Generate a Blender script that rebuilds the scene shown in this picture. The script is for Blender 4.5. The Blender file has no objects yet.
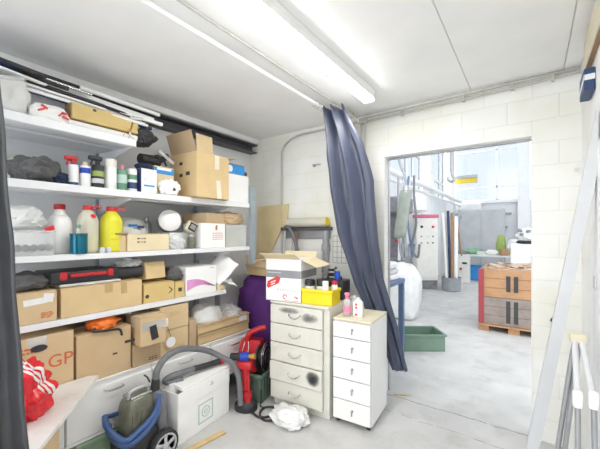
import bpy, bmesh, math, random
from mathutils import Vector, Matrix, Euler, noise

random.seed(7)
SC = bpy.context.scene
COL = SC.collection
PI = math.pi
R = math.radians

# ------------------------------------------------------------------ camera, sky, exposure
cam_data = bpy.data.cameras.new('camera')
cam_data.sensor_width = 36.0
cam_data.lens = 19.41
cam_data.shift_y = 0.015
cam_data.clip_start = 0.05
cam = bpy.data.objects.new('camera', cam_data)
COL.objects.link(cam)
cam.location = (0, 0, 1.5)
cam.rotation_euler = (R(90), 0, R(35.665))
SC.camera = cam

world = bpy.data.worlds.new('sky')
SC.world = world
world.use_nodes = True
bg = world.node_tree.nodes['Background']
bg.inputs[0].default_value = (0.93, 0.97, 1.0, 1)
bg.inputs[1].default_value = 2.1

LAMP_STRENGTH = 27.0
SC.view_settings.view_transform = 'Standard'
SC.view_settings.look = 'None'
SC.view_settings.exposure = 0.80
SC.view_settings.gamma = 1
SC.view_settings.use_curve_mapping = False
SC.cycles.use_denoising = True
SC.cycles.max_bounces = 10
SC.cycles.diffuse_bounces = 6
SC.cycles.transparent_max_bounces = 12
SC.cycles.sample_clamp_indirect = 6

# ------------------------------------------------------------------ materials
def mat(name, col, rough=.6, metal=0.0, var=.08, scale=9, bump=0.0, bscale=60, alpha=1.0, trans=0.0, emit=0.0, spec=.5, coat=0.0, stain=None, sscale=3, samount=.5, sub=0.0):
    m = bpy.data.materials.new(name)
    m.use_nodes = True
    nt = m.node_tree
    p = nt.nodes['Principled BSDF']
    p.inputs['Roughness'].default_value = rough
    p.inputs['Metallic'].default_value = metal
    p.inputs['Specular IOR Level'].default_value = spec
    p.inputs['Alpha'].default_value = alpha
    p.inputs['Transmission Weight'].default_value = trans
    p.inputs['Coat Weight'].default_value = coat
    if sub:
        p.inputs['Subsurface Weight'].default_value = sub
        p.inputs['Subsurface Radius'].default_value = (.05, .05, .03)
    tc = nt.nodes.new('ShaderNodeTexCoord')
    nz = nt.nodes.new('ShaderNodeTexNoise')
    nz.inputs['Scale'].default_value = scale
    nz.inputs['Detail'].default_value = 5
    nt.links.new(tc.outputs['Object'], nz.inputs['Vector'])
    rp = nt.nodes.new('ShaderNodeValToRGB')
    rp.color_ramp.elements[0].position = .3
    rp.color_ramp.elements[1].position = .7
    lo = [max(0, c * (1 - var)) for c in col]
    hi = [min(1, c * (1 + var)) for c in col]
    rp.color_ramp.elements[0].color = (*lo, 1)
    rp.color_ramp.elements[1].color = (*hi, 1)
    nt.links.new(nz.outputs['Fac'], rp.inputs['Fac'])
    out = rp.outputs['Color']
    if stain:
        n2 = nt.nodes.new('ShaderNodeTexNoise')
        n2.inputs['Scale'].default_value = sscale
        n2.inputs['Detail'].default_value = 8
        n2.inputs['Roughness'].default_value = .65
        nt.links.new(tc.outputs['Object'], n2.inputs['Vector'])
        r2 = nt.nodes.new('ShaderNodeValToRGB')
        r2.color_ramp.elements[0].position = .52
        r2.color_ramp.elements[0].color = (0, 0, 0, 1)
        r2.color_ramp.elements[1].position = .72
        r2.color_ramp.elements[1].color = (samount, samount, samount, 1)
        nt.links.new(n2.outputs['Fac'], r2.inputs['Fac'])
        mx = nt.nodes.new('ShaderNodeMix')
        mx.data_type = 'RGBA'
        nt.links.new(r2.outputs['Color'], mx.inputs['Factor'])
        nt.links.new(out, mx.inputs['A'])
        mx.inputs['B'].default_value = (*stain, 1)
        out = mx.outputs['Result']
    nt.links.new(out, p.inputs['Base Color'])
    if bump:
        bn = nt.nodes.new('ShaderNodeTexNoise')
        bn.inputs['Scale'].default_value = bscale
        bn.inputs['Detail'].default_value = 4
        nt.links.new(tc.outputs['Object'], bn.inputs['Vector'])
        bp = nt.nodes.new('ShaderNodeBump')
        bp.inputs['Strength'].default_value = bump
        bp.inputs['Distance'].default_value = .01
        nt.links.new(bn.outputs['Fac'], bp.inputs['Height'])
        nt.links.new(bp.outputs['Normal'], p.inputs['Normal'])
    if emit:
        p.inputs['Emission Color'].default_value = (*col, 1)
        p.inputs['Emission Strength'].default_value = emit
    return m


def block_mat(name, axes, col, mortar):
    """painted concrete blocks, mapped in the wall's own plane"""
    m = mat(name, col, rough=.75, var=.03, scale=5, bump=0)
    nt = m.node_tree
    p = nt.nodes['Principled BSDF']
    g = nt.nodes.new('ShaderNodeNewGeometry')
    s = nt.nodes.new('ShaderNodeSeparateXYZ')
    c = nt.nodes.new('ShaderNodeCombineXYZ')
    nt.links.new(g.outputs['Position'], s.inputs[0])
    nt.links.new(s.outputs[axes[0]], c.inputs[0])
    nt.links.new(s.outputs['Z'], c.inputs[1])
    b = nt.nodes.new('ShaderNodeTexBrick')
    b.inputs['Scale'].default_value = 1
    b.inputs['Brick Width'].default_value = .31
    b.inputs['Row Height'].default_value = .166
    b.inputs['Mortar Size'].default_value = .0045
    b.inputs['Mortar Smooth'].default_value = .6
    b.inputs['Color1'].default_value = (*col, 1)
    b.inputs['Color2'].default_value = (*[x * .975 for x in col], 1)
    b.inputs['Mortar'].default_value = (*mortar, 1)
    nt.links.new(c.outputs[0], b.inputs['Vector'])
    n = nt.nodes.new('ShaderNodeTexNoise')
    n.inputs['Scale'].default_value = 2.2
    n.inputs['Detail'].default_value = 6
    nt.links.new(g.outputs['Position'], n.inputs['Vector'])
    r = nt.nodes.new('ShaderNodeValToRGB')
    r.color_ramp.elements[0].position = .35
    r.color_ramp.elements[0].color = (.93, .92, .86, 1)
    r.color_ramp.elements[1].position = .6
    r.color_ramp.elements[1].color = (1, 1, 1, 1)
    nt.links.new(n.outputs['Fac'], r.inputs['Fac'])
    mx = nt.nodes.new('ShaderNodeMix')
    mx.data_type = 'RGBA'
    mx.blend_type = 'MULTIPLY'
    mx.inputs['Factor'].default_value = 1
    nt.links.new(b.outputs['Color'], mx.inputs['A'])
    nt.links.new(r.outputs['Color'], mx.inputs['B'])
    nt.links.new(mx.outputs['Result'], p.inputs['Base Color'])
    bp = nt.nodes.new('ShaderNodeBump')
    bp.inputs['Strength'].default_value = .35
    bp.inputs['Distance'].default_value = .006
    bp.invert = True
    nt.links.new(b.outputs['Fac'], bp.inputs['Height'])
    nt.links.new(bp.outputs['Normal'], p.inputs['Normal'])
    return m


def floor_mat():
    m = mat('concrete_floor', (.55, .545, .535), rough=.7, var=.10, scale=2.5, bump=.12, bscale=25)
    nt = m.node_tree
    p = nt.nodes['Principled BSDF']
    g = nt.nodes.new('ShaderNodeNewGeometry')
    s = nt.nodes.new('ShaderNodeSeparateXYZ')
    nt.links.new(g.outputs['Position'], s.inputs[0])

    def noise_tex(scale, detail=6, rough=.6):
        n = nt.nodes.new('ShaderNodeTexNoise')
        n.inputs['Scale'].default_value = scale
        n.inputs['Detail'].default_value = detail
        n.inputs['Roughness'].default_value = rough
        nt.links.new(g.outputs['Position'], n.inputs['Vector'])
        return n.outputs['Fac']

    def math_(op, a, b=None):
        n = nt.nodes.new('ShaderNodeMath')
        n.operation = op
        for k, v in enumerate((a, b)):
            if v is None:
                continue
            if isinstance(v, (int, float)):
                n.inputs[k].default_value = v
            else:
                nt.links.new(v, n.inputs[k])
        return n.outputs[0]

    def mix(fac, a, b):
        n = nt.nodes.new('ShaderNodeMix')
        n.data_type = 'RGBA'
        nt.links.new(fac, n.inputs['Factor'])
        for k, v in (('A', a), ('B', b)):
            if isinstance(v, tuple):
                n.inputs[k].default_value = (*v, 1)
            else:
                nt.links.new(v, n.inputs[k])
        return n.outputs['Result']
    base = p.inputs['Base Color'].links[0].from_socket
    # worn and stained patches
    r = nt.nodes.new('ShaderNodeValToRGB')
    r.color_ramp.elements[0].position = .5
    r.color_ramp.elements[0].color = (0, 0, 0, 1)
    r.color_ramp.elements[1].position = .75
    r.color_ramp.elements[1].color = (.75, .75, .75, 1)
    nt.links.new(noise_tex(3.2, 10, .7), r.inputs['Fac'])
    c = mix(r.outputs['Color'], base, (.36, .345, .325))
    # fine speckle
    r = nt.nodes.new('ShaderNodeValToRGB')
    r.color_ramp.elements[0].position = .62
    r.color_ramp.elements[0].color = (0, 0, 0, 1)
    r.color_ramp.elements[1].position = .8
    r.color_ramp.elements[1].color = (.6, .6, .6, 1)
    nt.links.new(noise_tex(22, 6, .7), r.inputs['Fac'])
    c = mix(r.outputs['Color'], c, (.34, .32, .30))
    # two cracks where the slabs meet at the doorway
    wob = math_('MULTIPLY', math_('SUBTRACT', noise_tex(5, 5), .5), .09)
    for y0, wdt, amt in ((2.93, .0065, .85), (2.665, .0045, .6)):
        d = math_('ABSOLUTE', math_('SUBTRACT', math_('ADD', s.outputs['Y'], wob), y0))
        k = math_('LESS_THAN', d, wdt)
        k = math_('MULTIPLY', k, math_('GREATER_THAN', s.outputs['X'], -1.35))
        k = math_('MULTIPLY', k, math_('GREATER_THAN', noise_tex(7, 3), .40))
        k = math_('MULTIPLY', k, amt)
        c = mix(k, c, (.2, .19, .18))
    nt.links.new(c, p.inputs['Base Color'])
    return m


MT = {}
def pal(k, *a, **kw):
    MT[k] = mat(k, *a, **kw)

pal('ceiling_paint', (.86, .86, .855), rough=.85, var=.035, scale=3, bump=.08, bscale=30)
pal('white_paint', (.86, .865, .865), rough=.55, var=.02)
pal('hall_paint', (.80, .81, .83), rough=.8, var=.05, scale=1.5)
pal('old_white_laminate', (.88, .88, .87), rough=.35, var=.03, scale=4)
pal('cream_laminate', (.70, .69, .62), rough=.42, var=.05, scale=5, stain=(.35, .34, .31), sscale=5, samount=.35)
pal('shelf_metal', (.80, .81, .83), rough=.4, var=.03)
pal('upright_metal', (.36, .42, .46), rough=.45, metal=.3)
pal('dark_steel', (.10, .10, .115), rough=.5, metal=.4)
pal('black_plastic', (.022, .022, .026), rough=.42)
pal('black_tarp', (.045, .047, .052), rough=.36, var=.2, scale=6, bump=.25, bscale=14)
pal('navy_tarp', (.036, .048, .095), rough=.46, var=.15, scale=5, bump=.25, bscale=10, spec=1.0)
MT['navy_tarp'].node_tree.nodes['Principled BSDF'].inputs['Sheen Weight'].default_value = .5
MT['navy_tarp'].node_tree.nodes['Principled BSDF'].inputs['Sheen Roughness'].default_value = .4
pal('chrome', (.75, .75, .75), rough=.2, metal=1, var=.02)
pal('grey_steel', (.45, .46, .48), rough=.35, metal=.7)
pal('conduit', (.50, .49, .45), rough=.5, var=.1)
pal('card_a', (.60, .44, .26), rough=.85, var=.06, scale=6)
pal('card_b', (.65, .49, .29), rough=.85, var=.06, scale=6)
pal('card_c', (.67, .50, .27), rough=.85, var=.05, scale=6)
pal('card_d', (.52, .38, .235), rough=.85, var=.08, scale=6)
pal('card_pale', (.74, .63, .42), rough=.85, var=.04, scale=6)
pal('card_yellow', (.66, .49, .21), rough=.85, var=.05)
pal('card_dark_edge', (.30, .20, .11), rough=.9)
pal('tape', (.78, .72, .60), rough=.3, var=.05)
pal('brown_tape', (.52, .35, .16), rough=.3)
pal('white_card', (.87, .87, .865), rough=.6, var=.02)
pal('pale_board', (.62, .63, .65), rough=.35, var=.03)
pal('white_paper', (.85, .85, .84), rough=.7, var=.04)
pal('grey_print', (.28, .28, .30), rough=.7)
pal('pale_grey_print', (.60, .61, .63), rough=.7)
pal('ink', (.05, .05, .05), rough=.8)
pal('red_print', (.68, .05, .06), rough=.6)
pal('orange_print', (.62, .15, .05), rough=.8)
pal('pink_print', (.72, .30, .60), rough=.6)
pal('green_print', (.45, .60, .54), rough=.6)
pal('red_plastic', (.52, .018, .025), rough=.35, var=.06)
pal('red_film', (.72, .02, .03), rough=.25, var=.1, bump=.5, bscale=18)
pal('white_print', (.85, .85, .85), rough=.5)
pal('orange_film', (.85, .20, .03), rough=.5)
pal('clear_plastic', (.85, .88, .88), rough=.15, alpha=.35, var=.03)
pal('clear_film', (.85, .87, .88), rough=.2, alpha=.42, bump=.6, bscale=25)
pal('milky_film', (.84, .85, .84), rough=.35, alpha=.82, bump=.4, bscale=20)
pal('milky_plastic', (.88, .88, .86), rough=.35, alpha=1, var=.03)
pal('tint_jug', (.82, .80, .66), rough=.2, alpha=.6, var=.03)
pal('yellow_liquid', (.74, .70, .04), rough=.2, var=.06, sub=.3)
pal('pale_liquid', (.74, .70, .22), rough=.2, var=.06)
pal('teal_metal', (.005, .13, .20), rough=.2, metal=.4, var=.1)
pal('dark_rubber', (.03, .03, .033), rough=.6)
pal('hose_grey', (.16, .165, .18), rough=.45, var=.12, scale=25)
pal('grey_cloth', (.11, .11, .11), rough=.95, var=.25, scale=8, bump=.4, bscale=60)
pal('navy_cloth', (.02, .03, .07), rough=.9, bump=.4)
pal('purple_cloth', (.10, .025, .18), rough=.75, var=.2, scale=6, bump=.4, bscale=12)
pal('blue_box', (.03, .28, .68), rough=.4)
pal('dark_blue', (.03, .06, .16), rough=.5)
pal('blue_plastic', (.05, .105, .27), rough=.35)
pal('cobalt', (.01, .06, .45), rough=.35)
pal('blue_paint', (.11, .17, .29), rough=.5, var=.1)
pal('green_crate', (.15, .235, .175), rough=.55, var=.07)
pal('sage_crate', (.30, .44, .30), rough=.55, var=.06)
pal('olive_crate', (.13, .19, .15), rough=.6, var=.2, scale=20)
pal('yellow_plastic', (.85, .66, .01), rough=.4, var=.03)
pal('green_can', (.13, .30, .19), rough=.35)
pal('lime', (.30, .40, .10), rough=.5)
pal('scrap_wood', (.58, .44, .34), rough=.8, var=.25, scale=5)
pal('tan_wood', (.60, .43, .22), rough=.6, var=.15, scale=14)
pal('pale_ply', (.72, .60, .34), rough=.6, var=.08, scale=6)
pal('beech_edge', (.70, .64, .48), rough=.5, var=.06)
pal('brown_wood', (.36, .22, .12), rough=.6, var=.15, scale=10)
pal('orange_wood', (.42, .235, .12), rough=.6, var=.14, scale=7)
pal('grey_wood', (.27, .225, .20), rough=.8, var=.18, scale=9)
pal('maroon_paint', (.34, .05, .06), rough=.5)
pal('tank_smoke', (.15, .15, .11), rough=.2, var=.3, scale=12, coat=.4)
pal('silver_plastic', (.50, .51, .53), rough=.35, metal=.3)
pal('black_wire', (.025, .025, .025), rough=.5)
pal('brass', (.70, .42, .12), rough=.35, metal=.7)
pal('beige_wrap', (.60, .58, .49), rough=.7, var=.08)
pal('grey_pvc', (.33, .34, .37), rough=.45)
pal('pink_label', (.80, .25, .42), rough=.5)
pal('machine_cream', (.74, .73, .68), rough=.5, var=.04)
pal('machine_grey', (.22, .21, .23), rough=.6, var=.3, scale=6)
pal('light_machine', (.50, .51, .53), rough=.6, var=.12, scale=2)
pal('pink_panel', (.60, .13, .22), rough=.5)
pal('duct_green', (.27, .30, .26), rough=.45, var=.12)
pal('hoist_yellow', (.75, .55, .05), rough=.4)
pal('pane', (.9, .94, .97), rough=.15)
pal('lamp_diffuser', (1.0, .985, .95), rough=.4, var=0, emit=LAMP_STRENGTH)
pal('green_cloth', (.25, .45, .30), rough=.9, var=.2)
pal('table_top', (.80, .80, .78), rough=.4, var=.06, scale=4, stain=(.45, .43, .40), sscale=6, samount=.4)
def tinted_glass(m):
    nt = m.node_tree
    tr = nt.nodes.new('ShaderNodeBsdfTransparent')
    tr.inputs[0].default_value = (.51, .53, .55, 1)
    gl = nt.nodes.new('ShaderNodeBsdfGlossy')
    gl.inputs['Roughness'].default_value = .1
    mx = nt.nodes.new('ShaderNodeMixShader')
    mx.inputs[0].default_value = .06
    nt.links.new(tr.outputs[0], mx.inputs[1])
    nt.links.new(gl.outputs[0], mx.inputs[2])
    out = [n for n in nt.nodes if n.type == 'OUTPUT_MATERIAL'][0]
    nt.links.new(mx.outputs[0], out.inputs['Surface'])
tinted_glass(MT['pane'])
WALL_XZ = block_mat('painted_blocks_back', ('X',), (.88, .88, .855), (.80, .80, .775))
WALL_YZ = block_mat('painted_blocks_side', ('Y',), (.85, .85, .845), (.80, .80, .795))
FLOOR = floor_mat()

# ------------------------------------------------------------------ mesh helpers
def rotm(rx=0, ry=0, rz=0):
    return Euler((R(rx), R(ry), R(rz))).to_matrix().to_4x4()


def add_box(bm, c, s, rot=None, bev=0.0, seg=1):
    t = bmesh.new()
    bmesh.ops.create_cube(t, size=1)
    bmesh.ops.scale(t, vec=s, verts=t.verts)
    if bev:
        bmesh.ops.bevel(t, geom=list(t.edges), offset=min(bev, min(s) * .45), segments=seg, affect='EDGES', profile=.5)
    M_ = Matrix.Translation(c) @ (rot if rot else Matrix())
    bmesh.ops.transform(t, matrix=M_, verts=t.verts)
    merge(bm, t)
    return bm


def merge(bm, t):
    me = bpy.data.meshes.new('tmp')
    t.to_mesh(me)
    t.free()
    bm.from_mesh(me)
    bpy.data.meshes.remove(me)


def add_lathe(bm, prof, seg=24, c=(0, 0, 0), rot=None, sx=1, sy=1):
    t = bmesh.new()
    rings = []
    for r, z in prof:
        r = max(r, 1e-4)
        rings.append([t.verts.new((r * sx * math.cos(2 * PI * k / seg), r * sy * math.sin(2 * PI * k / seg), z)) for k in range(seg)])
    for a, b in zip(rings, rings[1:]):
        for k in range(seg):
            t.faces.new((a[k], a[(k + 1) % seg], b[(k + 1) % seg], b[k]))
    t.faces.new(rings[0][::-1])
    t.faces.new(rings[-1])
    bmesh.ops.transform(t, matrix=Matrix.Translation(c) @ (rot if rot else Matrix()), verts=t.verts)
    merge(bm, t)
    return bm


def add_cyl(bm, p0, p1, r0, r1=None, seg=16):
    p0, p1 = Vector(p0), Vector(p1)
    d = p1 - p0
    q = d.to_track_quat('Z', 'Y').to_matrix().to_4x4()
    return add_lathe(bm, [(r0, 0), (r0 if r1 is None else r1, d.length)], seg, p0, q)


def smooth_path(pts, n=8):
    pts = [Vector(p) for p in pts]
    if len(pts) < 3:
        return pts
    out = []
    P = [pts[0] * 2 - pts[1]] + pts + [pts[-1] * 2 - pts[-2]]
    for i in range(1, len(P) - 2):
        a, b, c, d = P[i - 1:i + 3]
        for k in range(n):
            t = k / n
            out.append(.5 * ((2 * b) + (c - a) * t + (2 * a - 5 * b + 4 * c - d) * t * t + (3 * b - a - 3 * c + d) * t ** 3))
    out.append(pts[-1])
    return out


def add_tube(bm, pts, r, seg=10, n=8, closed_smooth=True, ridges=0.0):
    path = smooth_path(pts, n) if closed_smooth else [Vector(p) for p in pts]
    rings = []
    up = Vector((0, 0, 1))
    prev = None
    for i, p in enumerate(path):
        tg = (path[min(i + 1, len(path) - 1)] - path[max(i - 1, 0)]).normalized()
        if prev is None:
            a = up if abs(tg.z) < .9 else Vector((1, 0, 0))
            nrm = (a - tg * a.dot(tg)).normalized()
        else:
            nrm = (prev - tg * prev.dot(tg)).normalized()
        prev = nrm
        bn = tg.cross(nrm)
        rr = r * (1 + (ridges if i % 2 else 0))
        rings.append([bm.verts.new(p + (nrm * math.cos(2 * PI * k / seg) + bn * math.sin(2 * PI * k / seg)) * rr) for k in range(seg)])
    for a, b in zip(rings, rings[1:]):
        for k in range(seg):
            bm.faces.new((a[k], b[k], b[(k + 1) % seg], a[(k + 1) % seg]))
    bm.faces.new(rings[0])
    bm.faces.new(rings[-1][::-1])
    return bm


def add_prism(bm, pts, vec):
    """polygon (3D points) pushed along vec"""
    a = [bm.verts.new(p) for p in pts]
    v = Vector(vec)
    b = [bm.verts.new(Vector(p) + v) for p in pts]
    bm.faces.new(a)
    bm.faces.new(b[::-1])
    n = len(a)
    for k in range(n):
        bm.faces.new((a[k], b[k], b[(k + 1) % n], a[(k + 1) % n]))
    bmesh.ops.recalc_face_normals(bm, faces=bm.faces)
    return bm


def add_blob(bm, c, s, seed=0, amp=.18, fr=2.2, sub=4, flat=.75, fold=.0, rot=None, sq=1.0):
    """crumpled closed lump standing on z=c.z"""
    t = bmesh.new()
    bmesh.ops.create_icosphere(t, subdivisions=sub, radius=1)
    off = Vector((seed * 3.17, seed * 1.31, seed * 2.7))
    for v in t.verts:
        d = v.co.normalized()
        p = Vector([math.copysign(abs(q) ** sq, q) for q in d])
        k = 1 + amp * noise.noise(d * fr + off) + amp * .3 * noise.noise(d * fr * 2.3 + off)
        if fold:
            k += fold * (abs(noise.noise(d * fr * 1.1 + off * 2)) - .25) + fold * .32 * (abs(noise.noise(d * fr * 2.4 + off)) - .25)
        q = p * k
        if q.z < -flat:
            q.z = -flat
        v.co = Vector((q.x * s[0] / 2, q.y * s[1] / 2, (q.z + flat) * s[2] / (1 + flat)))
    bmesh.ops.transform(t, matrix=Matrix.Translation(c) @ (rot if rot else Matrix()), verts=t.verts)
    merge(bm, t)
    return bm


def add_sheet(bm, f, nu, nv):
    vs = [[bm.verts.new(f(i / nu, j / nv)) for i in range(nu + 1)] for j in range(nv + 1)]
    for j in range(nv):
        for i in range(nu):
            bm.faces.new((vs[j][i], vs[j][i + 1], vs[j + 1][i + 1], vs[j + 1][i]))
    return bm


def obj(name, bm, m, parent=None, smooth=False, loc=None, solid=0.0, angle=40):
    me = bpy.data.meshes.new(name)
    bmesh.ops.recalc_face_normals(bm, faces=bm.faces)
    bm.to_mesh(me)
    bm.free()
    me.materials.append(MT[m] if isinstance(m, str) else m)
    if smooth:
        me.shade_smooth()
        me.set_sharp_from_angle(angle=R(angle))
    o = bpy.data.objects.new(name, me)
    COL.objects.link(o)
    if parent:
        o.parent = parent
    if loc:
        o.location = loc
    if solid:
        md = o.modifiers.new('thickness', 'SOLIDIFY')
        md.thickness = solid
        md.offset = 0
    return o


def tag(o, label, cat, group=None, kind=None):
    o['label'] = label
    o['category'] = cat
    if group:
        o['group'] = group
    if kind:
        o['kind'] = kind
    return o


def thing(name, label, cat, loc=(0, 0, 0), rz=0, group=None, rot=None):
    o = bpy.data.objects.new(name, None)
    o.empty_display_size = .05
    COL.objects.link(o)
    o.location = loc
    o.rotation_euler = rot if rot else (0, 0, R(rz))
    return tag(o, label, cat, group)


def struct(name, bm, m, **k):
    o = obj(name, bm, m, **k)
    o['kind'] = 'structure'
    return o


def B(*a, **k):
    return add_box(bmesh.new(), *a, **k)


def text(s, size, loc, rot, m, parent, name='lettering', ex=.0005, sx=1.0, align='CENTER'):
    cu = bpy.data.curves.new(name, 'FONT')
    cu.body = s
    cu.size = size
    cu.extrude = ex
    cu.align_x = align
    cu.align_y = 'CENTER'
    cu.materials.append(MT[m])
    tmp = bpy.data.objects.new('tmp', cu)
    COL.objects.link(tmp)
    me = bpy.data.meshes.new_from_object(tmp.evaluated_get(bpy.context.evaluated_depsgraph_get()))
    bpy.data.objects.remove(tmp)
    bpy.data.curves.remove(cu)
    o = bpy.data.objects.new(name, me)
    COL.objects.link(o)
    o.parent = parent
    o.location = loc
    o.rotation_euler = [R(a) for a in rot]
    o.scale = (sx, 1, 1)
    return o


FX = (90, 0, 90)     # lettering on a face that looks along +X
FY = (90, 0, 0)      # lettering on a face that looks along -Y

# ------------------------------------------------------------------ room shell
XL, XR, YB, ZC, YR = -2.85, .275, 2.917, 2.642, -1.6
DL, DR, DH, TW = -1.122, -.005, 2.215, .105      # doorway

struct('floor', B((1.5, 6.9, -.05), (9.4, 17.4, .1)), FLOOR)
bm = bmesh.new()
for x0, x1 in ((XL, -.397), (-.397, .18), (.18, XR)):
    add_box(bm, ((x0 + x1) / 2, (YB + TW + YR) / 2, ZC + .06), (x1 - x0 - .003, YB + TW - YR, .12), bev=.004)
add_box(bm, ((XL + XR) / 2, (YB + TW + YR) / 2, ZC + .09), (XR - XL, YB + TW - YR, .05))
struct('ceiling', bm, 'ceiling_paint')
struct('wall_left', B((XL - .05, (YB + YR) / 2, 1.33), (.1, YB - YR, 2.66)), 'hall_paint')
struct('wall_right', B((XR + .05, (YB + YR) / 2, 1.33), (.1, YB - YR, 2.66)), WALL_YZ)
bm = bmesh.new()
yc = YB + TW / 2
add_box(bm, ((XL - .1 + DL) / 2, yc, 1.321), (DL - XL + .1, TW, 2.642))
add_box(bm, ((DR + XR + .1) / 2, yc, 1.321), (XR + .1 - DR, TW, 2.642))
add_box(bm, ((DL + DR) / 2, yc, (DH + 2.642) / 2), (DR - DL, TW, 2.642 - DH))
struct('wall_back', bm, WALL_XZ)
# steel beam along the top of the left wall, white plaster strip over it
bm = B((-2.79, (YB + YR) / 2, 2.575), (.115, YB - YR - .01, .014))
add_box(bm, (-2.83, (YB + YR) / 2, 2.53), (.03, YB - YR - .01, .09))
add_box(bm, (-2.79, (YB + YR) / 2, 2.485), (.115, YB - YR - .01, .012))
struct('beam_left', bm, 'dark_steel')
struct('trim_left', B((-2.775, (YB + YR) / 2, 2.612), (.145, YB - YR - .01, .055), bev=.006), 'white_paint')
# steel angle round the doorway on the hall side
bm = B((DL + .006, YB + TW + .001, DH / 2), (.012, .03, DH))
add_box(bm, ((DL + DR) / 2, YB + TW - .012, DH - .006), (DR - DL, .045, .012))
struct('trim_doorway', bm, 'grey_steel')

# conduits and curtain rails under the ceiling
o = obj('curtain_rail', add_tube(bmesh.new(), [(-1.5, YR + .1, 2.607), (-1.5, 2.47, 2.607)], .014, 12, closed_smooth=False), 'white_paint', smooth=True)
tag(o, 'thick white curtain rail along the ceiling that the navy sheet hangs from', 'curtain rail')
o = obj('ceiling_conduit', add_tube(bmesh.new(), [(-1.385, YR + .1, 2.628), (-1.385, 2.5, 2.628), (-1.36, 2.6, 2.62), (-1.345, 2.84, 2.55)], .0085, 8, n=4), 'conduit', smooth=True)
tag(o, 'thin grey conduit along the ceiling just right of the curtain rail', 'conduit')
t = thing('wall_conduit', 'long conduit run along the top of the back wall over the doorway', 'conduit', (0, 0, 0))
bm = add_tube(bmesh.new(), [(-1.32, 2.893, 2.575), (-.5, 2.893, 2.585), (.27, 2.893, 2.602)], .011, 8)
add_tube(bm, [(-1.32, 2.897, 2.612), (-.5, 2.897, 2.618), (.27, 2.897, 2.63)], .008, 8)
obj('pipe', bm, 'conduit', t, smooth=True)
obj('pipe', add_tube(bmesh.new(), [(-1.305, 2.893, 2.57), (-1.305, 2.893, 1.7), (-1.305, 2.893, 1.0)], .011, 8), 'conduit', t, smooth=True)
obj('pipe', add_tube(bmesh.new(), [(-1.345, 2.893, 2.57), (-1.345, 2.893, 1.7), (-1.345, 2.893, 1.0)], .009, 8), 'conduit', t, smooth=True)
obj('junction_box', B((-1.325, 2.893, 2.585), (.075, .045, .05), bev=.006), 'conduit', t)
for x in (-.95, -.45, -.12, .12):
    obj('pipe_clip', B((x, 2.893, 2.59 + (x + .4) * .015), (.02, .034, .05), bev=.003), 'conduit', t)
o = obj('bent_conduit', add_tube(bmesh.new(), [(-2.334, 2.895, .95), (-2.334, 2.895, 1.8), (-2.334, 2.895, 2.36), (-2.325, 2.895, 2.45), (-2.27, 2.895, 2.52), (-2.1, 2.895, 2.583), (-1.7, 2.895, 2.585), (-1.40, 2.895, 2.585)], .012, 8), 'conduit', smooth=True)
tag(o, 'conduit that climbs the back wall left of the navy sheet and bends along the ceiling', 'conduit')
t = thing('wall_hook', 'small metal hook sticking out of the back wall beside the navy sheet', 'hook', (-1.896, 2.915, 2.23))
obj('hook_rod', add_tube(bmesh.new(), [(0, 0, 0), (.0, -.04, 0), (.05, -.05, -.005), (.1, -.05, -.012)], .006, 8), 'grey_steel', t, smooth=True)
obj('wall_plate', B((0, -.004, 0), (.03, .008, .03), bev=.002), 'grey_steel', t)

# fluorescent lamps (the second one is added out of view behind the camera for extra light)
def tube_lamp(y0, y1, label):
    t = thing('fluorescent_lamp', label, 'ceiling lamp', (-1.065, (y0 + y1) / 2, ZC - .001))
    L = y1 - y0
    obj('housing', B((0, 0, -.035), (.105, L, .07), bev=.004), 'white_paint', t)
    obj('diffuser', B((0, 0, -.068), (.092, L - .03, .03), bev=.010, seg=3), 'lamp_diffuser', t, smooth=True)
    for s in (-1, 1):
        obj('end_cap', B((0, s * (L / 2 - .006), -.064), (.098, .012, .05), bev=.005), 'white_paint', t)
tube_lamp(.95, 2.44, 'long lit white fluorescent lamp on the ceiling')
tube_lamp(-1.2, .35, 'added unseen fluorescent lamp on the ceiling behind the viewer for extra light')

# ------------------------------------------------------------------ workshop hall beyond the doorway
HX, HY = -2.75, 15.0
bm = B((HX - .1, (HY + 3.02) / 2, 1.38), (.2, HY - 3.02, 2.76))
add_box(bm, (HX - .1, (HY + 3.02) / 2, 5.75), (.2, HY - 3.02, .5))
struct('wall_hall_left', bm, 'hall_paint')
bm = B((1.6, HY + .1, 1.4), (9, .2, 2.8))
add_box(bm, (1.6, HY + .1, 5.75), (9, .2, .5))
struct('wall_hall_far', bm, 'hall_paint')
struct('wall_hall_right', B((6.1, (HY + 3.02) / 2, 3), (.2, HY - 3.02, 6)), 'hall_paint')
bm = bmesh.new()
for x, w in ((-.25, .38), (3.2, .38)):
    add_box(bm, (x, HY - .25, 3), (w, .3, 6))
for y in (4.6, 10.5, 13.9):
    add_box(bm, (HX + .12, y, 3), (.24, .42, 6))
struct('pillar_hall', bm, 'white_paint')
def window(n, c, size, horiz, nm, bars):
    """glazed clerestory bay: frame with mullions, one pane behind them"""
    w, h = size
    bm = bmesh.new()
    def bx(u, z, su, sz):
        if horiz:
            add_box(bm, (c[0] + u, c[1], c[2] + z), (su, .07, sz))
        else:
            add_box(bm, (c[0], c[1] + u, c[2] + z), (.07, su, sz))
    for s in (-1, 1):
        bx(s * w / 2, 0, .07, h)
        bx(0, s * (h / 2 - .035), w, .07)
    for u in nm:
        bx(u, 0, .06, h)
    for z in bars:
        bx(0, z, w, .05)
    f = struct('window_%d' % n, bm, 'white_paint')
    bm = B(c, (w, .008, h) if horiz else (.008, w, h))
    p_ = obj('pane', bm, 'pane', f)
    return f
window(1, (-1.5, HY + .05, 4.15), (2.3, 2.7), True, (.36,), (-.78, .7))
window(2, (1.5, HY + .05, 4.15), (2.8, 2.7), True, (0,), (-.78, .7))
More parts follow.
